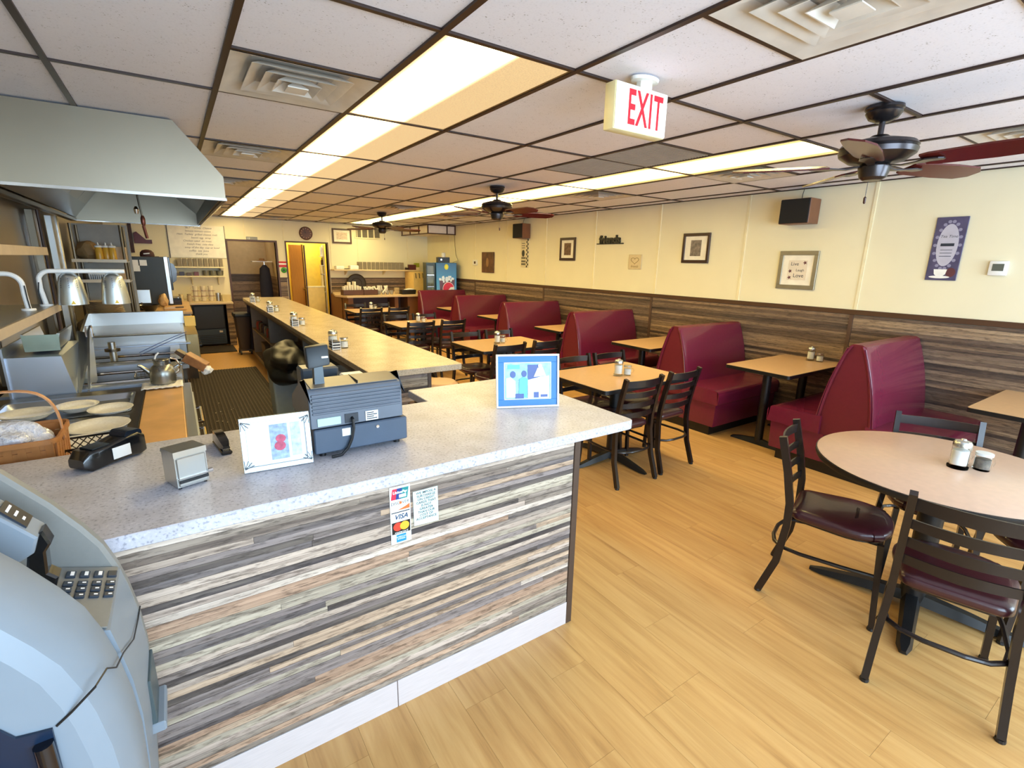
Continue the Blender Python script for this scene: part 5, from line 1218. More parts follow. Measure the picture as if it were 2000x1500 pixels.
# back kitchen counter with coffee machine
t = thing('back_prep_counter', 'wood topped counter under the large black coffee machine', 'counter')
MB().box(-.62, .155, 7.95, 9.75, .90, .935, .003).build('counter_top', mat('pale wood top', (206, 168, 116), .4, var=.1), t)
MB().box(-.60, .13, 7.98, 9.7, 0, .90).build('cabinet', STEELD, t, smooth=False)
for y in (8.4, 8.9, 9.3): q = MB().box(.13, .145, y-.2, y+.2, .2, .85, .003).build('cabinet_door', STEELB, t); MB().cyl((.155, y+.14, .6), (.155, y+.14, .75), .006, 6).build('handle', CHROME, q)
t = thing('coffee_machine', 'large black coffee machine with a chrome front edge', 'machine', (-.28, 9.3, .936))
MB().box(-.235, .185, -.28, .30, 0, .70, .004).build('machine_body', mat('matte black green', (36, 40, 36), .4), t)
MB().box(.185, .235, -.285, .305, .02, .705, .004).build('chrome_edge', STEEL, t); MB().box(.235, .26, -.27, .29, .22, .70, .006).build('front_panel', BLACKG, t)
MB().prism(round_poly([(.26, .32), (.31, .36), (.33, .50), (.30, .60), (.26, .62)], .01, 2), -.20, .05, 'Y').build('dispense_head', mat('tinted hopper', (60, 58, 56), .15), t)
MB().box(.235, .34, -.22, .24, 0, .10, .006).build('drip_tray', BLACKG, t)
MB().cyl((.30, -.16, .03), (.30, -.16, .12), .006, 6).build('tap', CHROME, t)
t2 = thing('note_slip', 'two white notes taped on the coffee machine side', 'note', (-.28, 9.018, 1.45))
for x, z in ((-.16, .10), (-.06, .10), (-.15, .02)): MB().box(x-.042, x+.042, -.001, 0, z-.04, z+.04).build('note_paper', WHITE, t2, smooth=False)
t = thing('baseball_cap', 'dark maroon baseball cap lying on the coffee machine', 'hat', (-.285, 9.2, 1.638))
MB().lathe([(.086, 0), (.090, .02), (.082, .06), (.055, .09), (.02, .10), (0, .101)], 24, cap=False).build('crown', mat('maroon cap cloth', (58, 26, 34), .7), t)
MB().loft([[(x, y*1.0-.0, z) for x, y in round_poly([(.06, -.06), (.14, -.05), (.14, .05), (.06, .06)], .03, 3)] for z in (0.0, .006)]).build('brim', mat('maroon cap cloth', (58, 26, 34), .7), t)
MB().box(-.04, .035, -.093, -.086, .035, .05, rot=Matrix.Rotation(-.12, 3, 'Y')).build('cap_lettering_patch', WHITE, t)
t = thing('scale', 'small steel scale with a raised square tray in front of the coffee machine', 'scale', (-.40, 8.35, .936))
MB().box(-.09, .09, -.07, .07, 0, .06, .006).build('scale_body', BLACKG, t); MB().box(-.11, .11, -.01, 0, .09, .27, .004).build('panel_tray', STEEL, t, rot=(-.1, 0, 0)); MB().cyl((0, 0, .05), (0, 0, .10), .01, 8).build('stem', CHROME, t)
t = thing('black_bowl', 'black bowl on the pale wood counter beside the coffee machine', 'bowl', (-.31, 8.12, .936))
MB().lathe([(.0, 0), (.05, 0), (.06, .01), (.12, .085), (.115, .085), (.05, .014), (0, .012)], 24, cap=False).build('bowl_body', BLACKG, t)
t = thing('cutting_board', 'tan cutting board on the counter before the coffee machine', 'board', (-.02, 8.45, .936))
MB().box(-.14, .12, -.22, .22, 0, .016, .003).build('board', mat('cutting board tan', (200, 160, 110), .5), t)
t = thing('kitchen_knife', 'long knife with a black handle on the cutting board', 'knife', (-.03, 8.35, .954), math.radians(12))
MB().prism([(-.13, -.005), (.0, -.016), (.0, .012), (-.10, .010)], 0, .003, 'Z').build('blade', CHROME, t, smooth=False); MB().box(0, .10, -.011, .011, -.002, .012, .003).build('handle', BLACK, t)
t = simple('bread_bag', 'tan bread bag slumped beside the coffee machine', 'bag', blob(MB(), (0, 0, .09), (.06, .07, .10), 3, .2, 21), mat('bread bag', (196, 160, 110), .4), (-.16, 8.78, .936), ang=25)
# wall ledge and under-ledge fridge
t = thing('wall_ledge_counter', 'narrow beige ledge counter on the back wall holding the mugs', 'counter')
MB().box(-.40, .882, 10.75, YB-.008, .790, .825, .003).build('ledge_top', mat('beige ledge', (206, 186, 154), .4), t)
MB().box(.76, .875, 10.80, YB-.008, 0, .789).build('end_pier', mat('pier board', (120, 92, 72), .6), t, smooth=False)
pm_ = MB().box(-.0575, .0575, -.006, 0, .0008, .0385).build('slat', SLATXW, t, smooth=False)
for i in range(20):
    o = pm_ if i == 0 else pm_.copy()
    if i: COL.objects.link(o)
    o.location = (.8175, 10.80, i*.0394)
t = thing('undercounter_fridge', 'black undercounter fridge with a louvred base under the ledge', 'fridge', (.47, 10.84, 0))
MB().box(-.25, .25, 0, .62, .03, .775, .005).build('fridge_body', BLACK, t); MB().box(-.235, .235, -.035, 0, .34, .76, .006).build('door', mat('fridge door black', (34, 34, 34), .4), t)
MB().box(-.24, .24, -.03, 0, .05, .32, .004).build('lower_panel', mat('fridge slate', (50, 62, 76), .3), t)
for i in range(5): MB().box(-.22, .22, -.036, -.03, .08+i*.032, .092+i*.032).build('louvre', BLACK, t, smooth=False)
MB().box(.13, .19, -.045, -.03, .26, .30, .003).build('latch', CHROME, t)
simple('rubber_mat', 'small dark rubber mat before the black undercounter fridge', 'mat', MB().box(.20, .80, 10.05, 10.78, .0, .012, .003), mat('rubber black brown', (34, 24, 20), .7), (0, 0, 0))
# shelves with takeout stacks on the back wall, left
t = thing('wall_shelf', 'upper beige wall shelf below the white menu board', 'shelf', (0, 0, 0)); MB().box(-.25, .875, 11.62, YB-.002, 1.435, 1.46, .002).build('shelf_board', CREAM, t)
for x in (.0, .8): MB().prism([(11.66, 1.434), (YB-.002, 1.434), (YB-.002, 1.34)], x-.01, x+.01, 'X').build('bracket', CREAM, t, smooth=False)
t = thing('wall_shelf', 'lower beige wall shelf with bowls above the mug ledge', 'shelf', (0, 0, 0)); MB().box(-.25, .875, 11.62, YB-.002, 1.258, 1.282, .002).build('shelf_board', CREAM, t)
for x in (.3, .75): MB().prism([(11.66, 1.257), (YB-.002, 1.257), (YB-.002, 1.10)], x-.01, x+.01, 'X').build('bracket', CREAM, t, smooth=False)
t = thing('white_menu_board', 'white board with faint handwriting above the mug shelves', 'board', (.50, YB-.002, 1.925))
MB().box(-.50, .447, -.015, 0, -.298, .32, .003).build('board', mat('marker board white', (236, 228, 204), .3), t)
MB().box(-.51, -.50, -.018, 0, -.31, .33).box(.447, .457, -.018, 0, -.31, .33).build('board_edge', BLACK, t, smooth=False)
random.seed(9)
wl_ = ['"BLT" Turkey  Cheese', 'lettuce tomato onion', 'Ham  Turkey  grilled cheese melt', 'bacon egg  wrap', 'Chicken salad  on toast', 'french fries  cole slaw', 'soup of the day  cup or bowl', 'coffee  tea  juice', 'thank you']
for i, s_ in enumerate(wl_): ht_ = text('handwriting', s_, .05, mat('marker ink', (96, 84, 76), .6), t, (random.uniform(-.03, .05), -.016, .27-i*.062), RX90, .0002, 0, 1, .25); ht_['kind'] = 'stuff'
def make_stack(label, w_=.075, h_=.13, group=None, m=None):
    t = thing('container_stack', label, 'stack', (0, 0, 0), 0, group)
    for i in range(9):
        MB().box(-w_/2, w_/2, -.07, .07, i*h_/9, i*h_/9+h_/9-.003, .001).build('container', m or mat('foam container', (220, 212, 196), .6), t, smooth=False)
    return t
def stack_row(label, x, y, z, w_, h_, m, grp, first):
    t = thing('foam_tray_stack', label, 'stack', (x, y, z), 0, grp)
    n_ = 6; q = None
    for i in range(n_):
        if first[0] is None:
            q = MB().box(-.0045, .0045, -.08, .08, 0, h_, .001).build('tray', m, t, smooth=False); first[0] = q
        else: q = first[0].copy(); COL.objects.link(q); q.parent = t
        q.location = (-w_/2+.006+i*(w_-.012)/(n_-1), 0, 0)
    return t
GT = mat('grey foam tray', (150, 140, 124), .7); WTy = mat('ivory cup sleeve', (234, 222, 192), .6)
fst = [None]
for i in range(9):
    stack_row('foam tray stack on the upper wall shelf, %s from the left' % ['first', 'second', 'third', 'fourth', 'fifth', 'sixth', 'seventh', 'eighth', 'ninth'][i], .12+i*.087, 11.74, 1.461, .06, .15, GT, 'foam trays below the menu board', fst)
for i in range(9):
    simple('cup_sleeve', 'tall ivory cup sleeve between foam trays below the menu board, %s from the left' % ORD[i], 'cups', MB().lathe([(0, 0), (.010, 0), (.012, .155), (0, .156)], 10, cap=False), WTy, (.12+i*.087+.042, 11.70, 1.461), 0, 'ivory cup sleeves below the menu board')
for i in range(3): t = simple('mixing_bowl', 'grey steel bowl on the lower wall shelf, %s of three' % ['leftmost', 'middle', 'rightmost'][i], 'bowl', MB().lathe([(0, 0), (.045, 0), (.055, .03), (.06, .10), (.055, .10), (.05, .035), (0, .01)], 18, cap=False), mat('enamel grey', (140, 140, 130), .3, .5), (.55+i*.12, 11.74, 1.283), 0, 'grey bowls on the lower wall shelf')
for i in range(4): simple('spice_tin', 'small dark tin on the lower wall shelf, %s from the left' % ORD[i], 'tin', MB().box(-.04, .04, -.04, .04, 0, .06+.015*(i % 2), .003), mat('tin %d' % (i % 3), [(110, 50, 50), (60, 56, 80), (90, 74, 60)][i % 3], .4), (.02+i*.12, 11.74, 1.283), 0, 'small tins on the lower wall shelf')
# mugs stacked 3 x 3
MUGC = mat('cream diner mug', (232, 222, 196), .2, coat=.4)
dm = None
for r_ in range(3):
    for c in range(3):
        lab = 'cream diner mug on the ledge, %s row, %s of three' % (['bottom', 'middle', 'top'][r_], ['left', 'middle', 'right'][c]); loc = (.31+c*.125, 11.2, .826+r_*.098)
        if dm is None:
            dm = thing('diner_mug', lab, 'mug', loc, 0, 'cream diner mugs stacked on the ledge')
            MB().lathe([(0, 0), (.036, 0), (.040, .006), (.042, .09), (.038, .09), (.036, .012), (0, .010)], 18, cap=False).build('cup', MUGC, dm); MB().tube([(-.040, 0, .07), (-.060, 0, .066), (-.066, 0, .045), (-.058, 0, .026), (-.038, 0, .022)], .005, 6).build('handle', MUGC, dm)
        else: dup(dm, loc, random.uniform(-.5, .5), lab)
for r_ in (1, 2): simple('mug_tray', 'thin tray between the %s rows of cream mugs' % ('lower' if r_ == 1 else 'upper'), 'tray', MB().box(-.19, .19, -.05, .05, 0, .0035), mat('tray rose', (150, 90, 80), .5), (.435, 11.2, .826+r_*.098-.0055))
simple('utensil_canister', 'steel utensil canister right of the cream mugs', 'canister', MB().lathe([(0, 0), (.045, 0), (.045, .15), (.041, .15), (.041, .01), (0, .01)], 18, cap=False), STEEL, (.675, 11.2, .826))
t = thing('clear_tub', 'pale translucent tub at the right end of the mug ledge', 'tub', (.80, 11.05, .826)); MB().loft([[(x*s_, y*s_, z) for x, y in round_poly([(-.085, -.08), (.07, -.08), (.07, .08), (-.085, .08)], .015)] for s_, z in ((.88, 0), (1, .12), (1.04, .125))]).build('tub_body', mat('cloudy tub', (222, 206, 160), .3), t)
for i in range(2): simple('spice_jar', '%s small jar between coffee machine and mugs on the ledge' % ['left', 'right'][i], 'jar', MB().lathe([(0, 0), (.04, 0), (.04, .10), (.03, .115), (.034, .12), (.034, .14), (0, .14)], 14, cap=False), mat('jar beige %d' % i, [(200, 180, 140), (170, 150, 120)][i], .3), (.07+i*.13, 11.15, .826))
t = thing('wall_ornament', 'dark red carved wall ornament beside a dark strip above the coffee machine', 'ornament', (-.50, YB-.002, 2.0))
MB().prism([(-.10, -.30), (-.045, -.30), (-.045, .25), (-.10, .25)], -.03, 0, 'Y').build('strip', mat('deep brown', (60, 30, 24), .5), t, smooth=False)
MB().prism([(-.03, -.13), (.24, -.13), (.24, -.06), (.15, -.06), (.02, .08), (-.03, .05)], -.04, 0, 'Y', .004).build('carving', mat('oxblood', (90, 26, 28), .35), t, smooth=False)
# floor mat in the aisle: ribbed
t = thing('ribbed_floor_mat', 'long dark ribbed mat on the kitchen aisle floor', 'mat', (.47, 5.4, 0))
MATM = mat('dark brown ribbed rubber', (36, 26, 20), .75, var=.2)
MB().box(-.46, .43, -3.1, 3.05, 0, .006).build('mat_base', MATM, t, smooth=False)
b = MB()
rb = MB().box(-.009, .009, -3.09, 3.04, .0055, .012, .003).build('rib', mat('mat rib', (62, 50, 40), .7, var=.2), t)
for i in range(24):
    if i: o = rb.copy(); COL.objects.link(o)
    else: o = rb
    o.location = (-.44+i*.0368, 0, 0)
t = thing('mat_crumbs', 'pale crumbs scattered on the ribbed kitchen mat', 'crumbs', (0, 0, 0)); b = MB(); random.seed(4)
for i in range(90):
    x, y = random.gauss(.35, .14), random.gauss(4.9, .6); s_ = random.uniform(.002, .006); x = min(.85, max(.05, x)); b.box(x-s_, x+s_, y-s_, y+s_*1.5, .012, .012+s_)
o = b.build('crumb', mat('crumb cream', (210, 196, 170), .8), t, smooth=False); o['kind'] = 'stuff'

# ================================================================ BACK WALL (dining side)
def bw(name, label, cat, x, z, y=YB-.002): return thing(name, label, cat, (x, y, z))
t = bw('wall_clock', 'round brown wall clock above the far door', 'clock', 2.508, 2.188)
MB().lathe([(0, 0), (.138, 0), (.140, .012), (.128, .03), (.120, .022), (0, .020)], 40, cap=False).build('clock_face', mat('walnut clock', (92, 52, 30), .4, var=.15), t, rot=(PI/2, 0, 0))
for k_ in range(12):
    a = k_*PI/6; MB().box(-.004, .004, -.0245, -.0205, .088, .112).build('hour_mark', mat('clock gilt', (206, 160, 90), .4), t, smooth=False, rot=(0, a, 0))
MB().box(-.003, .003, -.0265, -.0245, 0, .085).build('minute_hand', BLACK, t, rot=(0, -.35, 0)); MB().box(-.004, .004, -.0265, -.0245, 0, .055).build('hour_hand', BLACK, t, rot=(0, -.9, 0))
def bframe(label, x, z, w_, h_, fw, fm, matm, prm, pw, ph):
    t = bw('framed_print', label, 'picture', x, z); b = MB()
    for a in ((-w_/2, w_/2, h_/2-fw, h_/2), (-w_/2, w_/2, -h_/2, -h_/2+fw), (-w_/2, -w_/2+fw, -h_/2+fw, h_/2-fw), (w_/2-fw, w_/2, -h_/2+fw, h_/2-fw)): b.box(a[0], a[1], -.025, 0, a[2], a[3], .003)
    b.build('frame', fm, t); MB().box(-w_/2+fw*.9, w_/2-fw*.9, -.012, 0, -h_/2+fw*.9, h_/2-fw*.9).build('mat_board', matm, t, smooth=False); MB().box(-pw/2, pw/2, -.0135, -.012, -ph/2, ph/2).build('print', prm, t, smooth=False)
    return t
bframe('wood framed sketch on the back wall right of the clock', 3.28, 2.165, .43, .325, .035, TRIM, MATB, mat('sketch print', (214, 196, 180), .6, var=.3, scale=40), .24, .15)
t = bw('wall_vent', 'cream wall vent with four dark openings beside the framed sketch', 'vent', 3.885, 2.27)
b = MB().box(-.315, .315, -.014, 0, -.142, -.115).box(-.315, .315, -.014, 0, .115, .142)
for x in (-.315, -.165, -.02, .125, .285): b.box(x, x+.03, -.014, 0, -.115, .115)
b.build('vent_frame', CREAM, t, smooth=False)
for i in range(4):
    x = -.285+i*.147; MB().box(x, x+.12, -.004, -.001, -.115, .115).build('opening', mat('vent dark', (104, 98, 84), .7), t, smooth=False)
    for k_ in range(7): MB().box(x, x+.12, -.009, -.004, -.10+k_*.032, -.094+k_*.032).build('fin', mat('fin grey', (140, 132, 116), .6), t, smooth=False)
t = bw('door_sign', 'small grey plaque over the left doorway', 'sign', 1.44, 2.035); MB().box(-.105, .105, -.012, 0, -.035, .035, .002).build('plaque', mat('grey plaque', (140, 140, 134), .4), t); text('lettering', '12', .05, WT, t, (-.06, -.013, 0), RX90, .0004)
t = bw('notice_card', 'red and white notice on the pier between the doorways', 'sign', 1.985, 1.525)
MB().box(-.105, .105, -.008, 0, -.06, .06).build('card', mat('notice red', (200, 30, 40), .5), t, smooth=False); MB().box(-.085, .075, -.009, -.008, -.012, .022).build('white_band', WHITE, t, smooth=False)
t = bw('leaf_ornament', 'round green ornament below the red notice', 'ornament', 2.0, 1.40); MB().lathe([(0, 0), (.055, 0), (.06, .01), (.03, .02), (0, .022)], 16, cap=False).build('disc', mat('leaf green', (60, 150, 40), .5), t, rot=(PI/2, 0, 0)); MB().box(-.02, .015, -.026, -.02, -.02, .02).build('dark_spot', BLACK, t)
# door leaf open into the office + half door
t = thing('office_door', 'honey brown wooden door standing ajar in the right doorway', 'door', (2.19, YB+.30, 0), math.radians(20))
MB().box(0, .30, -.02, .02, .01, 1.95, .003).build('door_leaf', mat('honey veneer', (186, 130, 66), .35, var=.08, stretch=(6, 1, .6)), t)
q = MB().lathe([(0, 0), (.024, 0), (.03, .02), (.024, .04), (0, .044)], 16, cap=False).build('door_knob', CHROME, t, loc=(.26, -.065, .98), rot=(-PI/2, 0, 0)); MB().cyl((.26, -.045, .98), (.26, -.02, .98), .01, 8).build('knob_stem', CHROME, t)
MB().box(.302, .318, -.03, .03, 0, 1.96).build('jamb_strip', DWOOD, t, smooth=False)
t = thing('half_door', 'pale yellow half-height cupboard wall in the right doorway', 'partition', (2.66, YB+.13, 0)); MB().box(-.19, .19, -.02, .02, .0, 1.02, .003).build('panel', mat('straw paint', (224, 196, 120), .45), t); MB().box(-.2, .2, -.03, .06, 1.02, 1.05, .003).build('cap_rail', CREAM, t)
MB().box(-.20, -.175, -.03, .03, 0, 1.94).build('mullion', TRIM, t, smooth=False)
t = thing('narrow_shelving', 'narrow white shelving at the right side of the far doorway', 'shelf', (2.90, YB+.25, 0))
MB().box(-.012, .012, -.08, .08, 0, 1.96).box(-.07, -.05, -.08, .08, 0, 1.5).build('side_board', CREAM, t, smooth=False)
for z in (.5, .9, 1.3, 1.5, 1.7): MB().box(-.07, .0, -.08, .08, z, z+.015).build('shelf_board', WHITE, t, smooth=False)
simple('paper_towel', 'white roll on top of the narrow doorway shelving', 'roll', MB().lathe([(0, 0), (.03, 0), (.03, .2), (0, .2)], 14, cap=False), WHITE, (2.87, YB+.25, 1.715)); simple('dark_bottle', 'dark bottle on the narrow doorway shelving', 'bottle', bottle_mb(.028, .16), mat('bottle brown', (60, 32, 22), .2), (2.87, YB+.25, 1.515))
# coats in the hall
t = thing('hanging_coat', 'dark navy coat hanging in the left doorway', 'coat', (1.70, YB+.55, 0))
b = MB(); b.loft([[(x*sx, y*sy, z) for x, y in [(math.cos(a), math.sin(a)) for a in [i*PI/8 for i in range(16)]]] for sx, sy, z in ((.12, .05, .62), (.13, .07, .9), (.12, .07, 1.2), (.10, .06, 1.42), (.03, .03, 1.5))]); b.build('coat_body', mat('navy wool', (28, 28, 44), .8), t); MB().cyl((0, 0, 1.49), (0, 0, 1.56), .004, 6).build('hook', CHROME, t)
t = thing('hall_shelf', 'small white wall shelf in the hall above the coat', 'shelf', (1.66, YB+.6, 1.56)); MB().box(-.20, .20, -.12, .12, 0, .02, .003).build('board', WHITE, t)
simple('coat_hat', 'tan hat on the hall coat hooks', 'hat', MB().lathe([(0, .05), (.05, .05), (.06, .01), (.11, .0), (.11, -.005), (0, -.005)], 18, cap=False), mat('tan felt', (150, 110, 66), .7), (1.66, YB+.55, 1.587))
# service counter and shelf
t = thing('service_counter', 'service counter with a beige top at the back wall under the shelf', 'counter')
MB().prism([(2.99, YB-.02), (2.80, 10.95), (2.80, 10.35), (4.98, 10.35), (4.98, YB-.02)] if False else [(2.985, YB-.018), (2.79, 10.85), (2.90, 10.36), (4.54, 10.36), (4.74, 11.25), (4.74, YB-.018)], .885, .92, 'Z').build('counter_top', mat('beige counter top', (214, 186, 150), .35), t, smooth=False)
for x0, x1 in ((2.95, 3.05), (3.95, 4.03), (4.25, 4.50)): MB().box(x0, x1, 10.45, YB-.02, 0, .885).build('side_board', mat('amber brown board', (120, 74, 38), .5), t, smooth=False)
MB().box(2.95, 4.60, 10.9, 10.95, .0, .885).build('back_board', DWOOD, t, smooth=False)
MB().box(3.05, 4.35, 10.45, 10.9, .48, .50).build('inner_shelf', mat('grey shelf', (110, 100, 90), .6), t, smooth=False)
t = thing('tall_cream_cabinet', 'tall narrow cream cabinet with hooks at the end of the service counter', 'cabinet'); MB().box(4.755, 5.045, 11.28, YB-.02, 0, 1.395, .004).build('cabinet_body', mat('butter cream', (228, 196, 128), .45), t)
for x in (4.80, 4.89, 4.98): MB().tube([(x, 11.28, 1.36), (x, 11.255, 1.35), (x, 11.25, 1.27), (x+.015, 11.262, 1.25)], .009, 6).build('hook_key', BLACK, t)
t = thing('long_wall_shelf', 'long cream wall shelf stacked with take-out containers', 'shelf'); MB().box(2.985, 5.055, 11.55, YB-.002, 1.405, 1.432, .003).build('shelf_board', mat('shelf cream', (222, 202, 164), .45), t)
for x in (3.3, 4.2): MB().prism([(11.6, 1.404), (YB-.002, 1.404), (YB-.002, 1.30)], x-.01, x+.01, 'X').build('bracket', CREAM, t, smooth=False)
f2 = [None]
for i in range(11):
    stack_row('grey container stack on the long back shelf, %s from the left' % ORD[i], 3.61+i*.1, 11.70, 1.433, .082, .17 if i < 7 else .15, GT, 'grey container stacks on the long back shelf', f2)
    simple('cup_sleeve', 'ivory cup sleeve between stacks on the long back shelf, %s from the left' % ORD[i], 'cups', MB().lathe([(0, 0), (.011, 0), (.013, .17 if i < 7 else .15), (0, .171 if i < 7 else .151)], 10, cap=False), WTy, (3.61+i*.1+.05, 11.66, 1.433), 0, 'ivory cup sleeves on the long back shelf')
simple('foam_box', 'white foam box at the left end of the long back shelf', 'box', MB().box(-.09, .09, -.08, .08, 0, .075, .012), WHITE, (3.14, 11.69, 1.433)); simple('foil_tray', 'dark flat tray beside the foam box on the long back shelf', 'tray', MB().box(-.14, .14, -.08, .08, 0, .025, .004), mat('olive tray', (70, 64, 50), .4), (3.36, 11.69, 1.433)) if False else None
t = simple('foam_box', 'white foam clamshell left of the grey stacks on the long back shelf', 'box', MB().box(-.10, .10, -.08, .08, 0, .09, .014), WHITE, (3.46, 11.69, 1.433))
simple('flat_tray', 'thin dark tray between the two white foam boxes', 'tray', MB().box(-.055, .055, -.07, .07, 0, .02, .003), mat('olive tray', (70, 64, 50), .4), (3.29, 11.69, 1.433))
for i in range(3): simple('condiment_bottle', 'small dark bottle right of the grey stacks, %s from the left' % ORD[i], 'bottle', bottle_mb(.016, .075), mat('bottle brown', (60, 32, 22), .2), (4.72+i*.034, 11.68, 1.433), 0, 'small dark bottles on the long back shelf')
simple('tea_carton', 'dark maroon carton with a pale dot on the long back shelf', 'box', MB().box(-.085, .085, -.06, .06, 0, .125, .003), mat('maroon carton', (84, 28, 36), .5), (4.90, 11.72, 1.433))
simple('green_carton', 'lime green carton on the tall cabinet end of the shelf', 'box', MB().box(-.03, .075, -.05, .05, 0, .10, .003), mat('lime carton', (150, 160, 40), .5), (5.02, 11.76, 1.498)); simple('cup_pack', 'cream cups under the lime green carton', 'cups', MB().box(-.03, .065, -.05, .05, 0, .064, .008), WTy, (5.02, 11.74, 1.433))
# on the service counter
PLA = mat('brown wood caddy', (84, 50, 34), .5)
def caddy(label, x0, x1, n_, seed, hgt):
    t = thing('napkin_caddy', label, 'box', ((x0+x1)/2, 10.70, .921)); L = (x1-x0)/2
    MB().box(-L, L, -.11, -.095, 0, .11).box(-L, L, .095, .11, 0, .11).box(-L, -L+.012, -.095, .095, 0, .11).box(L-.012, L, -.095, .095, 0, .11).box(-L, L, -.11, .11, 0, .008).build('caddy_box', PLA, t, smooth=False)
    return t
caddy('left brown wooden caddy full of white cups on the service counter', 2.90, 3.32, 0, 0, 0); caddy('right brown wooden caddy full of wrapped cutlery on the service counter', 3.33, 3.63, 0, 0, 0)
random.seed(12)
cw = None
for i in range(14):
    x = 2.94+(i % 7)*.055; y = 10.66+(i//7)*.09; h_ = [.17, .19, .26, .20, .27, .19, .17][i % 7]; lab = 'white paper cup stack in the left wooden caddy, %s row, %s from the left' % ('front' if i < 7 else 'back', ORD[i % 7])
    simple('paper_cup_stack', lab, 'cups', MB().lathe([(0, 0), (.020, 0), (.026, h_), (.024, h_), (0, h_-.02)], 12, cap=False), mat('paper cup white', (240, 232, 214), .5), (x, y, .930), 0, 'white cup stacks in the left caddy')
def rolls(x0, x1, n_, z, grp, lab):
    q = None
    for i in range(n_):
        x = x0+(x1-x0)*i/(n_-1)
        if q is None:
            q = tag(MB().tube([(0, 0, 0), (0, 0, .15)], [.014, .016], 8).build('cutlery_roll', mat('napkin white', (244, 240, 228), .6)), lab % ORD[i], 'napkin', grp); o = q
        else: o = q.copy(); COL.objects.link(o); o['label'] = lab % ORD[i]
        o.location = (x, 10.70+random.uniform(-.05, .05), z); o.rotation_euler = (random.uniform(-.25, .25), random.uniform(-.7, .7), 0)
rolls(3.37, 3.60, 12, .95, 'napkin wrapped cutlery in the right caddy', 'napkin wrapped cutlery roll in the right wooden caddy, %s from the left')
for i in range(4): simple('grey_cup', 'round grey holder on the service counter, %s from the left' % ordn[i], 'holder', MB().lathe([(0, 0), (.025, 0), (.042, .05), (.044, .09), (.040, .09), (.03, .03), (0, .02)], 16, cap=False), mat('grey holder', (150, 146, 140), .4), (3.69+i*.093, 10.68, .921), 0, 'grey cutlery holders on the service counter')
rolls(3.67, 3.87, 8, .965, 'napkin wrapped cutlery in the grey holders', 'napkin wrapped cutlery roll in the grey holders, %s from the left')
st = None
for i in range(8):
    lab = 'cream saucer stack on the service counter, %s plate from the bottom' % ORD[i]
    if st is None: st = simple('saucer', lab, 'plate', MB().lathe([(0, 0), (.04, 0), (.062, .012), (.06, .014), (0, .006)], 20, cap=False), mat('cream saucer', (232, 214, 178), .3), (4.10, 10.70, .921), 0, 'stacked cream saucers on the service counter')
    else: o = st.copy(); COL.objects.link(o); o['label'] = lab; o.location.z = .921+i*.018
t = thing('black_bus_tub', 'black tub with white napkins at the right end of the service counter', 'tub', (4.34, 10.68, .921)); MB().loft([[(x*s_, y*s_, z) for x, y in round_poly([(-.17, -.12), (.17, -.12), (.17, .12), (-.17, .12)], .02)] for s_, z in ((.92, 0), (1, .095))]).build('tub_body', BLACK, t); blob(MB(), (.06, 0, .10), (.10, .08, .03), 3, .3, 8).build('napkin_heap', mat('napkin white', (244, 240, 228), .6), t)
t = thing('round_tray', 'large round dark tray leaning on the wall behind the cutlery', 'tray', (3.52, 11.74, 1.105))
MB().lathe([(0, 0), (.20, 0), (.225, .02), (.23, .02), (.205, -.006), (0, -.006)], 40, cap=False).build('tray_body', mat('brown black tray', (46, 38, 34), .5), t, rot=(PI/2, 0, 0)); MB().lathe([(.12, .004), (.125, .008), (.13, .004)], 40, cap=False).build('tray_ring', BLACKG, t, rot=(PI/2, 0, 0))
t = thing('fire_extinguisher', 'red fire extinguisher standing left of the service counter', 'extinguisher', (2.86, 10.42, 0)); b = MB().lathe([(0, 0), (.055, 0), (.06, .02), (.06, .36), (.04, .41), (.018, .42), (.018, .44), (0, .44)], 18, cap=False); b.build('cylinder', mat('extinguisher red', (150, 30, 30), .3), t)
MB().box(-.012, .05, -.01, .01, .44, .47).build('valve', BLACK, t); MB().tube([(.03, 0, .45), (.08, 0, .42), (.075, 0, .2)], .008, 6).build('hose', BLACK, t); MB().box(-.04, .04, -.062, -.056, .14, .28).build('label_sheet', PAPER, t)
for i in range(4):
    t = thing('spare_chair_row', ['leftmost', 'second', 'third', 'rightmost'][i]+' dark stool pushed under the service counter', 'stool', (3.15+i*.36, 10.28, 0)) if i < 0 else None
# corner box light
t = thing('corner_soffit_light', 'boxy wood edged white panel light in the far right ceiling corner', 'light')
WP = mat('milky panel', (228, 216, 206), .5)
MB().box(4.72, XW-.002, 10.33, YB-.005, 2.245, 2.425).build('panel_box', WP, t, smooth=False)
b = MB()
for z in (2.23, 2.41): b.box(4.70, XW-.002, 10.31, 10.335, z, z+.022).box(4.70, 4.722, 10.335, YB-.005, z, z+.022)
for x in (4.70, 5.16, XW-.026): b.box(x, x+.022, 10.31, 10.335, 2.25, 2.412)
for y in (10.8, 11.3, 11.8): b.box(4.70, 4.722, y, y+.022, 2.25, 2.412)
b.build('wood_edging', TRIM, t, smooth=False)
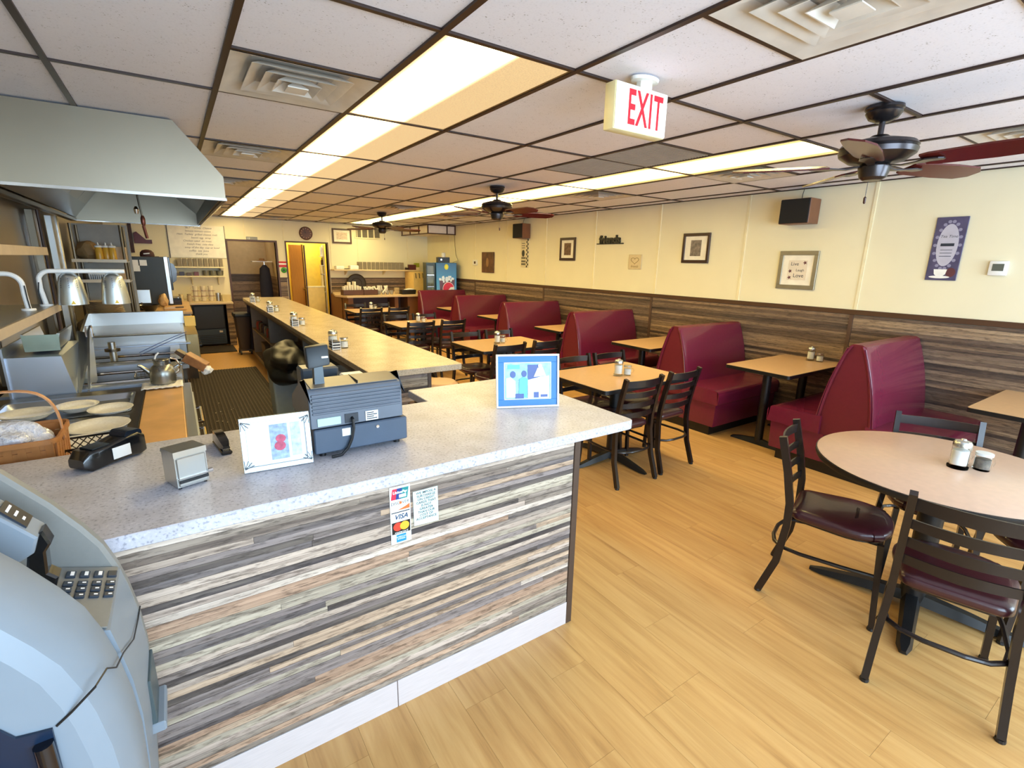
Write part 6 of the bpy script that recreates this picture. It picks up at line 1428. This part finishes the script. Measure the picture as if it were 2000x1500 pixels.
# drinks machines
t = thing('drinks_machine', 'blue soda machine with an iced cola cup picture in the far corner', 'machine', (5.028, 10.09, 0), math.radians(-15)); t.scale = (.845, .7, 1)
MB().box(-.275, .272, 0, .60, .02, 1.625, .006).build('machine_body', mat('machine blue side', (40, 100, 150), .35), t)
gm, gnt, gb = newmat('blue gradient print'); tc_ = N(gnt, 'ShaderNodeTexCoord'); sx_ = N(gnt, 'ShaderNodeSeparateXYZ'); gnt.links.new(tc_.outputs['Object'], sx_.inputs[0]); mr_ = N(gnt, 'ShaderNodeMapRange'); mr_.inputs[1].default_value = .8; mr_.inputs[2].default_value = 1.62; gnt.links.new(sx_.outputs[2], mr_.inputs[0])
rr_ = ramp(gnt, [(0, (130, 200, 240)), (.5, (60, 150, 215)), (1, (20, 90, 150))]); gnt.links.new(mr_.outputs[0], rr_.inputs[0]); gnt.links.new(rr_.outputs[0], gb.inputs['Base Color']); gb.inputs['Roughness'].default_value = .3
MB().box(-.262, .262, -.012, 0, .1, 1.615, .003).build('front_graphic', gm, t, smooth=False)
def G(n_, p, y, m_): MB().prism(p, y-.0012, y, 'Y').build(n_, m_, t, smooth=False)
G('cup_picture', [(-.16, .75), (.19, .75), (.22, 1.27), (-.19, 1.27)], -.012, mat('cola brown', (96, 40, 30), .3))
for i in range(26):
    a = i*2.4; r_ = .04+.15*((i*7) % 10)/10; G('ice_cube', [(x+.012+r_*math.cos(a)*1.1, z+1.27+r_*math.sin(a)*.35) for x, z in rectp(-.022, .022, -.022, .022, .008)], -.0135-.0003*(i % 4), mat('ice white', (226, 240, 248), .2))
cx_, cz_, rr = .05, 1.055, .155
G('logo_white_globe', circ(cx_, cz_, rr, rr, 36), -.0152, WT)
def seg(f0, f1, amp):
    top = []; n_ = 24
    return n_
up_ = [(cx_+rr*.93*math.cos(a), cz_+rr*.93*math.sin(a)) for a in [math.radians(20+i*170/24) for i in range(25)]]
lo_ = [(cx_+rr*.93*math.cos(a), cz_+rr*.93*math.sin(a)) for a in [math.radians(212+i*140/24) for i in range(25)]]
G('logo_red_wave', up_+[(cx_-rr*.55, cz_-rr*.30), (cx_-rr*.1, cz_-rr*.18), (cx_+rr*.35, cz_+rr*.25)], -.0165, mat('logo cola red', (220, 20, 50), .4))
G('logo_blue_wave', lo_+[(cx_+rr*.55, cz_-rr*.05), (cx_+rr*.1, cz_-rr*.45), (cx_-rr*.35, cz_-rr*.52)], -.0165, mat('logo cola blue', (10, 60, 150), .4))
G('lime_sticker', circ(.0, 1.535, .055, .06, 26), -.013, mat('lime sticker', (226, 230, 60), .5)); G('sticker_dot', circ(.0, 1.535, .03, .034, 20), -.0145, mat('lemon', (246, 240, 90), .5))
for i in range(3): MB().box(-.2+i*.2, -.14+i*.2, -.03, -.012, .55, .70, .004).build('dispense_lever', BLACK, t)
t = thing('stereo_box', 'small black box with a glass on top of the blue soda machine', 'box', (5.03, 10.26, 1.627), math.radians(-15)); MB().box(-.13, .13, -.12, .12, 0, .115, .004).build('case', BLACK, t); MB().cyl((-.06, -.121, .06), (-.06, -.128, .06), .016, 12).build('dial', CHROME, t)
simple('white_can', 'white canister on the black box above the soda machine', 'canister', MB().lathe([(0, 0), (.045, 0), (.045, .085), (.03, .10), (0, .10)], 18, cap=False), WHITE, (5.05, 10.27, 1.743))
t = thing('glass_door_cooler', 'narrow dark green glass door cooler left of the blue soda machine', 'cooler', (4.69, 10.18, 0), math.radians(-15)); t.scale = (.62, .78, 1)
GRD = mat('dark green frame', (34, 50, 40), .35)
MB().box(-.155, .155, .03, .58, .02, 1.62).build('cooler_shell', GRD, t, smooth=False)
MB().box(-.155, -.12, -.01, .03, .1, 1.62).box(.12, .155, -.01, .03, .1, 1.62).box(-.12, .12, -.01, .03, .1, .14).box(-.12, .12, -.01, .03, 1.56, 1.62).build('door_frame', GRD, t, smooth=False)
MB().box(-.12, .12, .026, .0295, .14, 1.56).build('interior_panel', mat('cooler interior', (120, 128, 112), .5, var=.5, scale=14), t, smooth=False)  # flat mottled panel in place of the cooler's contents
for z in (.5, .8, 1.1, 1.35): MB().box(-.12, .12, .0, .025, z, z+.012).build('shelf_edge', CHROME, t, smooth=False)
MB().box(-.12, .12, -.004, -.001, .14, 1.56).build('glass_pane', GLASS, t, smooth=False)
t = thing('wall_cable', 'grey cable running down the right wall from the corner light', 'cable', (0, 0, 0)); MB().tube([(XW-.008, 10.36, 2.23), (XW-.008, 10.34, 2.0), (XW-.008, 10.3, 1.80), (XW-.01, 10.2, 1.68), (5.30, 10.30, 1.63)], .005, 6).build('cord', mat('cable grey', (120, 110, 84), .5), t)

# ================================================================ CASH MACHINE (lower left)
GA = mat('cash machine pale blue grey', (130, 141, 152), .42, var=.02); GB = mat('cash machine warm grey', (128, 128, 124), .5, var=.02, scale=120); NAVY = mat('navy steel', (14, 34, 58), .35)
t = thing('cash_machine', 'pale blue grey cash machine with a keypad at the lower left corner', 'machine')
outer = [(-.78, 1.42), (-.60, 1.41), (-.50, 1.36), (-.42, 1.30), (-.341, 1.221), (-.277, 1.135), (-.235, 1.068), (-.207, 1.015), (-.188, .955), (-.176, .90), (-.165, .82), (-.160, .733), (-.163, .62), (-.172, .50), (-.185, .35), (-.20, .05), (-.78, .05)]
cen = Vector((-.5, .75))
def off(pr, d):
    out = []
    for i, p in enumerate(pr):
        a = Vector(pr[i-1]); c = Vector(pr[(i+1) % len(pr)]); tg = (c-a).normalized(); n_ = Vector((tg.y, -tg.x)); q = Vector(p)
        if (q-cen).dot(n_) < 0: n_ = -n_
        if q.x < -.7: n_ = Vector((0, n_.y))
        out.append((q.x-n_.x*d, q.y-n_.y*d))
    return out
def R3(pr, y): return [(x, y, z) for x, z in pr]
MB().loft([R3(off(outer, .05), .945), R3(off(outer, .022), .958), R3(off(outer, .006), .985), R3(outer, 1.03), R3(outer, 1.085), R3(off(outer, .006), 1.108)]).build('near_cheek', GA, t, ang=24)
MB().loft([R3(off(outer, .008), 1.345), R3(outer, 1.352), R3(outer, 1.372), R3(off(outer, .010), 1.382)]).build('far_cheek', GB, t, ang=24)
mid = [(-.78, 1.36), (-.50, 1.32), (-.42, 1.23), (-.335, 1.07), (-.29, .985), (-.184, .948), (-.176, .90), (-.165, .82), (-.160, .733), (-.163, .62), (-.172, .50), (-.185, .35), (-.20, .05), (-.78, .05)]
MB().loft([R3(mid, 1.108), R3(mid, 1.345)]).build('centre_body', GA, t, ang=30)
MB().loft([[(-.287, 1.112, .9865), (-.188, 1.112, .9525), (-.186, 1.22, .9525), (-.187, 1.341, .9525), (-.287, 1.341, .9865)], [(-.287, 1.112, .9895), (-.188, 1.112, .9555), (-.186, 1.22, .9555), (-.187, 1.341, .9555), (-.287, 1.341, .9895)]]).build('keypad_panel', GB, t, smooth=False)
KEY = mat('keypad key slate', (44, 54, 66), .35)
sl = (.9555-.9895)/(-.188+.287); angk = -math.atan(sl)
def keyat(x, y, w_, d_, mark):
    z = .9895+(x+.287)*sl
    q = MB().box(-w_/2, w_/2, -d_/2, d_/2, -.001, .005, .0015).build('key', KEY, t, loc=(x, y, z), rot=(0, angk, 0))
    if mark: MB().box(-.001, w_/2-.003, -d_/2+.004 if mark == 1 else -.002, d_/2-.004 if mark == 1 else .002, .005, .0054).build('key_legend', WT, q, smooth=False)
# rows run across (Y) in four columns; the large keys are nearest the far cheek edge
for i in range(4): keyat(-.262+i*.0225, 1.305, .017, .024, 1 if i < 3 else 0)
for j in range(3):
    for i in range(4): keyat(-.262+i*.0225, 1.268-j*.0235, .017, .017, 2)
# card reader and icon
MB().prism([(-.40, 1.16), (-.335, 1.072), (-.285, 1.10), (-.275, 1.13), (-.33, 1.20), (-.38, 1.21)], 1.20, 1.27, 'Y', .004).build('reader_bulge', GA, t, ang=30)
MB().prism([(-.300, .995), (-.272, 1.0), (-.262, 1.03), (-.275, 1.045), (-.272, 1.09), (-.262, 1.105), (-.270, 1.135), (-.292, 1.125), (-.305, 1.06)], 1.215, 1.255, 'Y', .004).build('card_reader', BLACKG, t, ang=30)
MB().prism([(-.322, 1.1935), (-.290, 1.150), (-.288, 1.152), (-.320, 1.1955)], 1.212, 1.262, 'Y').build('icon_panel', mat('icon navy', (24, 34, 48), .4), t, smooth=False)
for k_ in range(3): MB().prism([(-.315+k_*.009, 1.1875-k_*.0123), (-.312+k_*.009, 1.1835-k_*.0123), (-.3112+k_*.009, 1.1847-k_*.0123), (-.3142+k_*.009, 1.1887-k_*.0123)], 1.222+k_*.004, 1.252-k_*.005, 'Y').build('icon_line', WT, t, smooth=False)
MB().prism([(-.47, 1.292), (-.345, 1.092), (-.340, 1.096), (-.465, 1.297)], 1.11, 1.30, 'Y').build('screen_bezel', GB, t, smooth=False)
MB().prism([(-.455, 1.276), (-.36, 1.124), (-.357, 1.127), (-.452, 1.279)], 1.14, 1.265, 'Y').build('screen', mat('screen dark', (50, 62, 74), .1), t, smooth=False)
for k_ in range(4): MB().cyl((-.352-k_*.022, 1.288, 1.112+k_*.035), (-.346-k_*.022, 1.288, 1.116+k_*.035), .009, 14).build('soft_key', KEY, t)
# seam between bezel and body, dispenser mouth, navy door, handle
MB().tube([(-.19, .948, .955), (-.178, .985, .955), (-.173, 1.03, .918), (-.170, 1.10, .895), (-.1645, 1.2, .85), (-.164, 1.30, .83), (-.164, 1.37, .82)], .0015, 6).build('body_seam', BLACK, t)
MB().tube([(-.19, .9465, .955), (-.225, .9435, .925), (-.245, .9435, .910)], .0022, 6).build('body_seam', BLACK, t)
MB().box(-.185, -.155, 1.24, 1.36, .58, .70, .002).build('dispenser_mouth', mat('slot dark teal', (70, 84, 88), .4), t); MB().box(-.18, -.140, 1.235, 1.365, .555, .582, .004).build('dispenser_shelf', GA, t)
MB().prism([(-.70, .10), (-.247, .10), (-.25, .910), (-.268, .913), (-.292, .918), (-.32, .965), (-.70, 1.1)], .9385, .9435, 'Y').build('navy_side_door', NAVY, t, smooth=False)
MB().tube([(-.262, .931, .895), (-.256, .929, .60), (-.256, .929, .2)], .013, 12).build('door_handle_tube', mat('gloss navy black', (8, 10, 20), .15, coat=.6), t)
MB().prism(round_poly([(-.45, .50), (-.295, .50), (-.29, .80), (-.32, .832), (-.45, .80)], [.01, .01, .03, .03, .02], 5), .905, .9385, 'Y', .008, 2).build('tan_lock_pad', mat('tan pad', (206, 160, 128), .4), t, ang=50)
MB().lathe([(.022, 0), (.030, .0), (.032, .006), (.024, .008)], 24, cap=False).build('pad_ring', CHROME, t, loc=(-.335, .904, .79), rot=(PI/2, 0, 0))
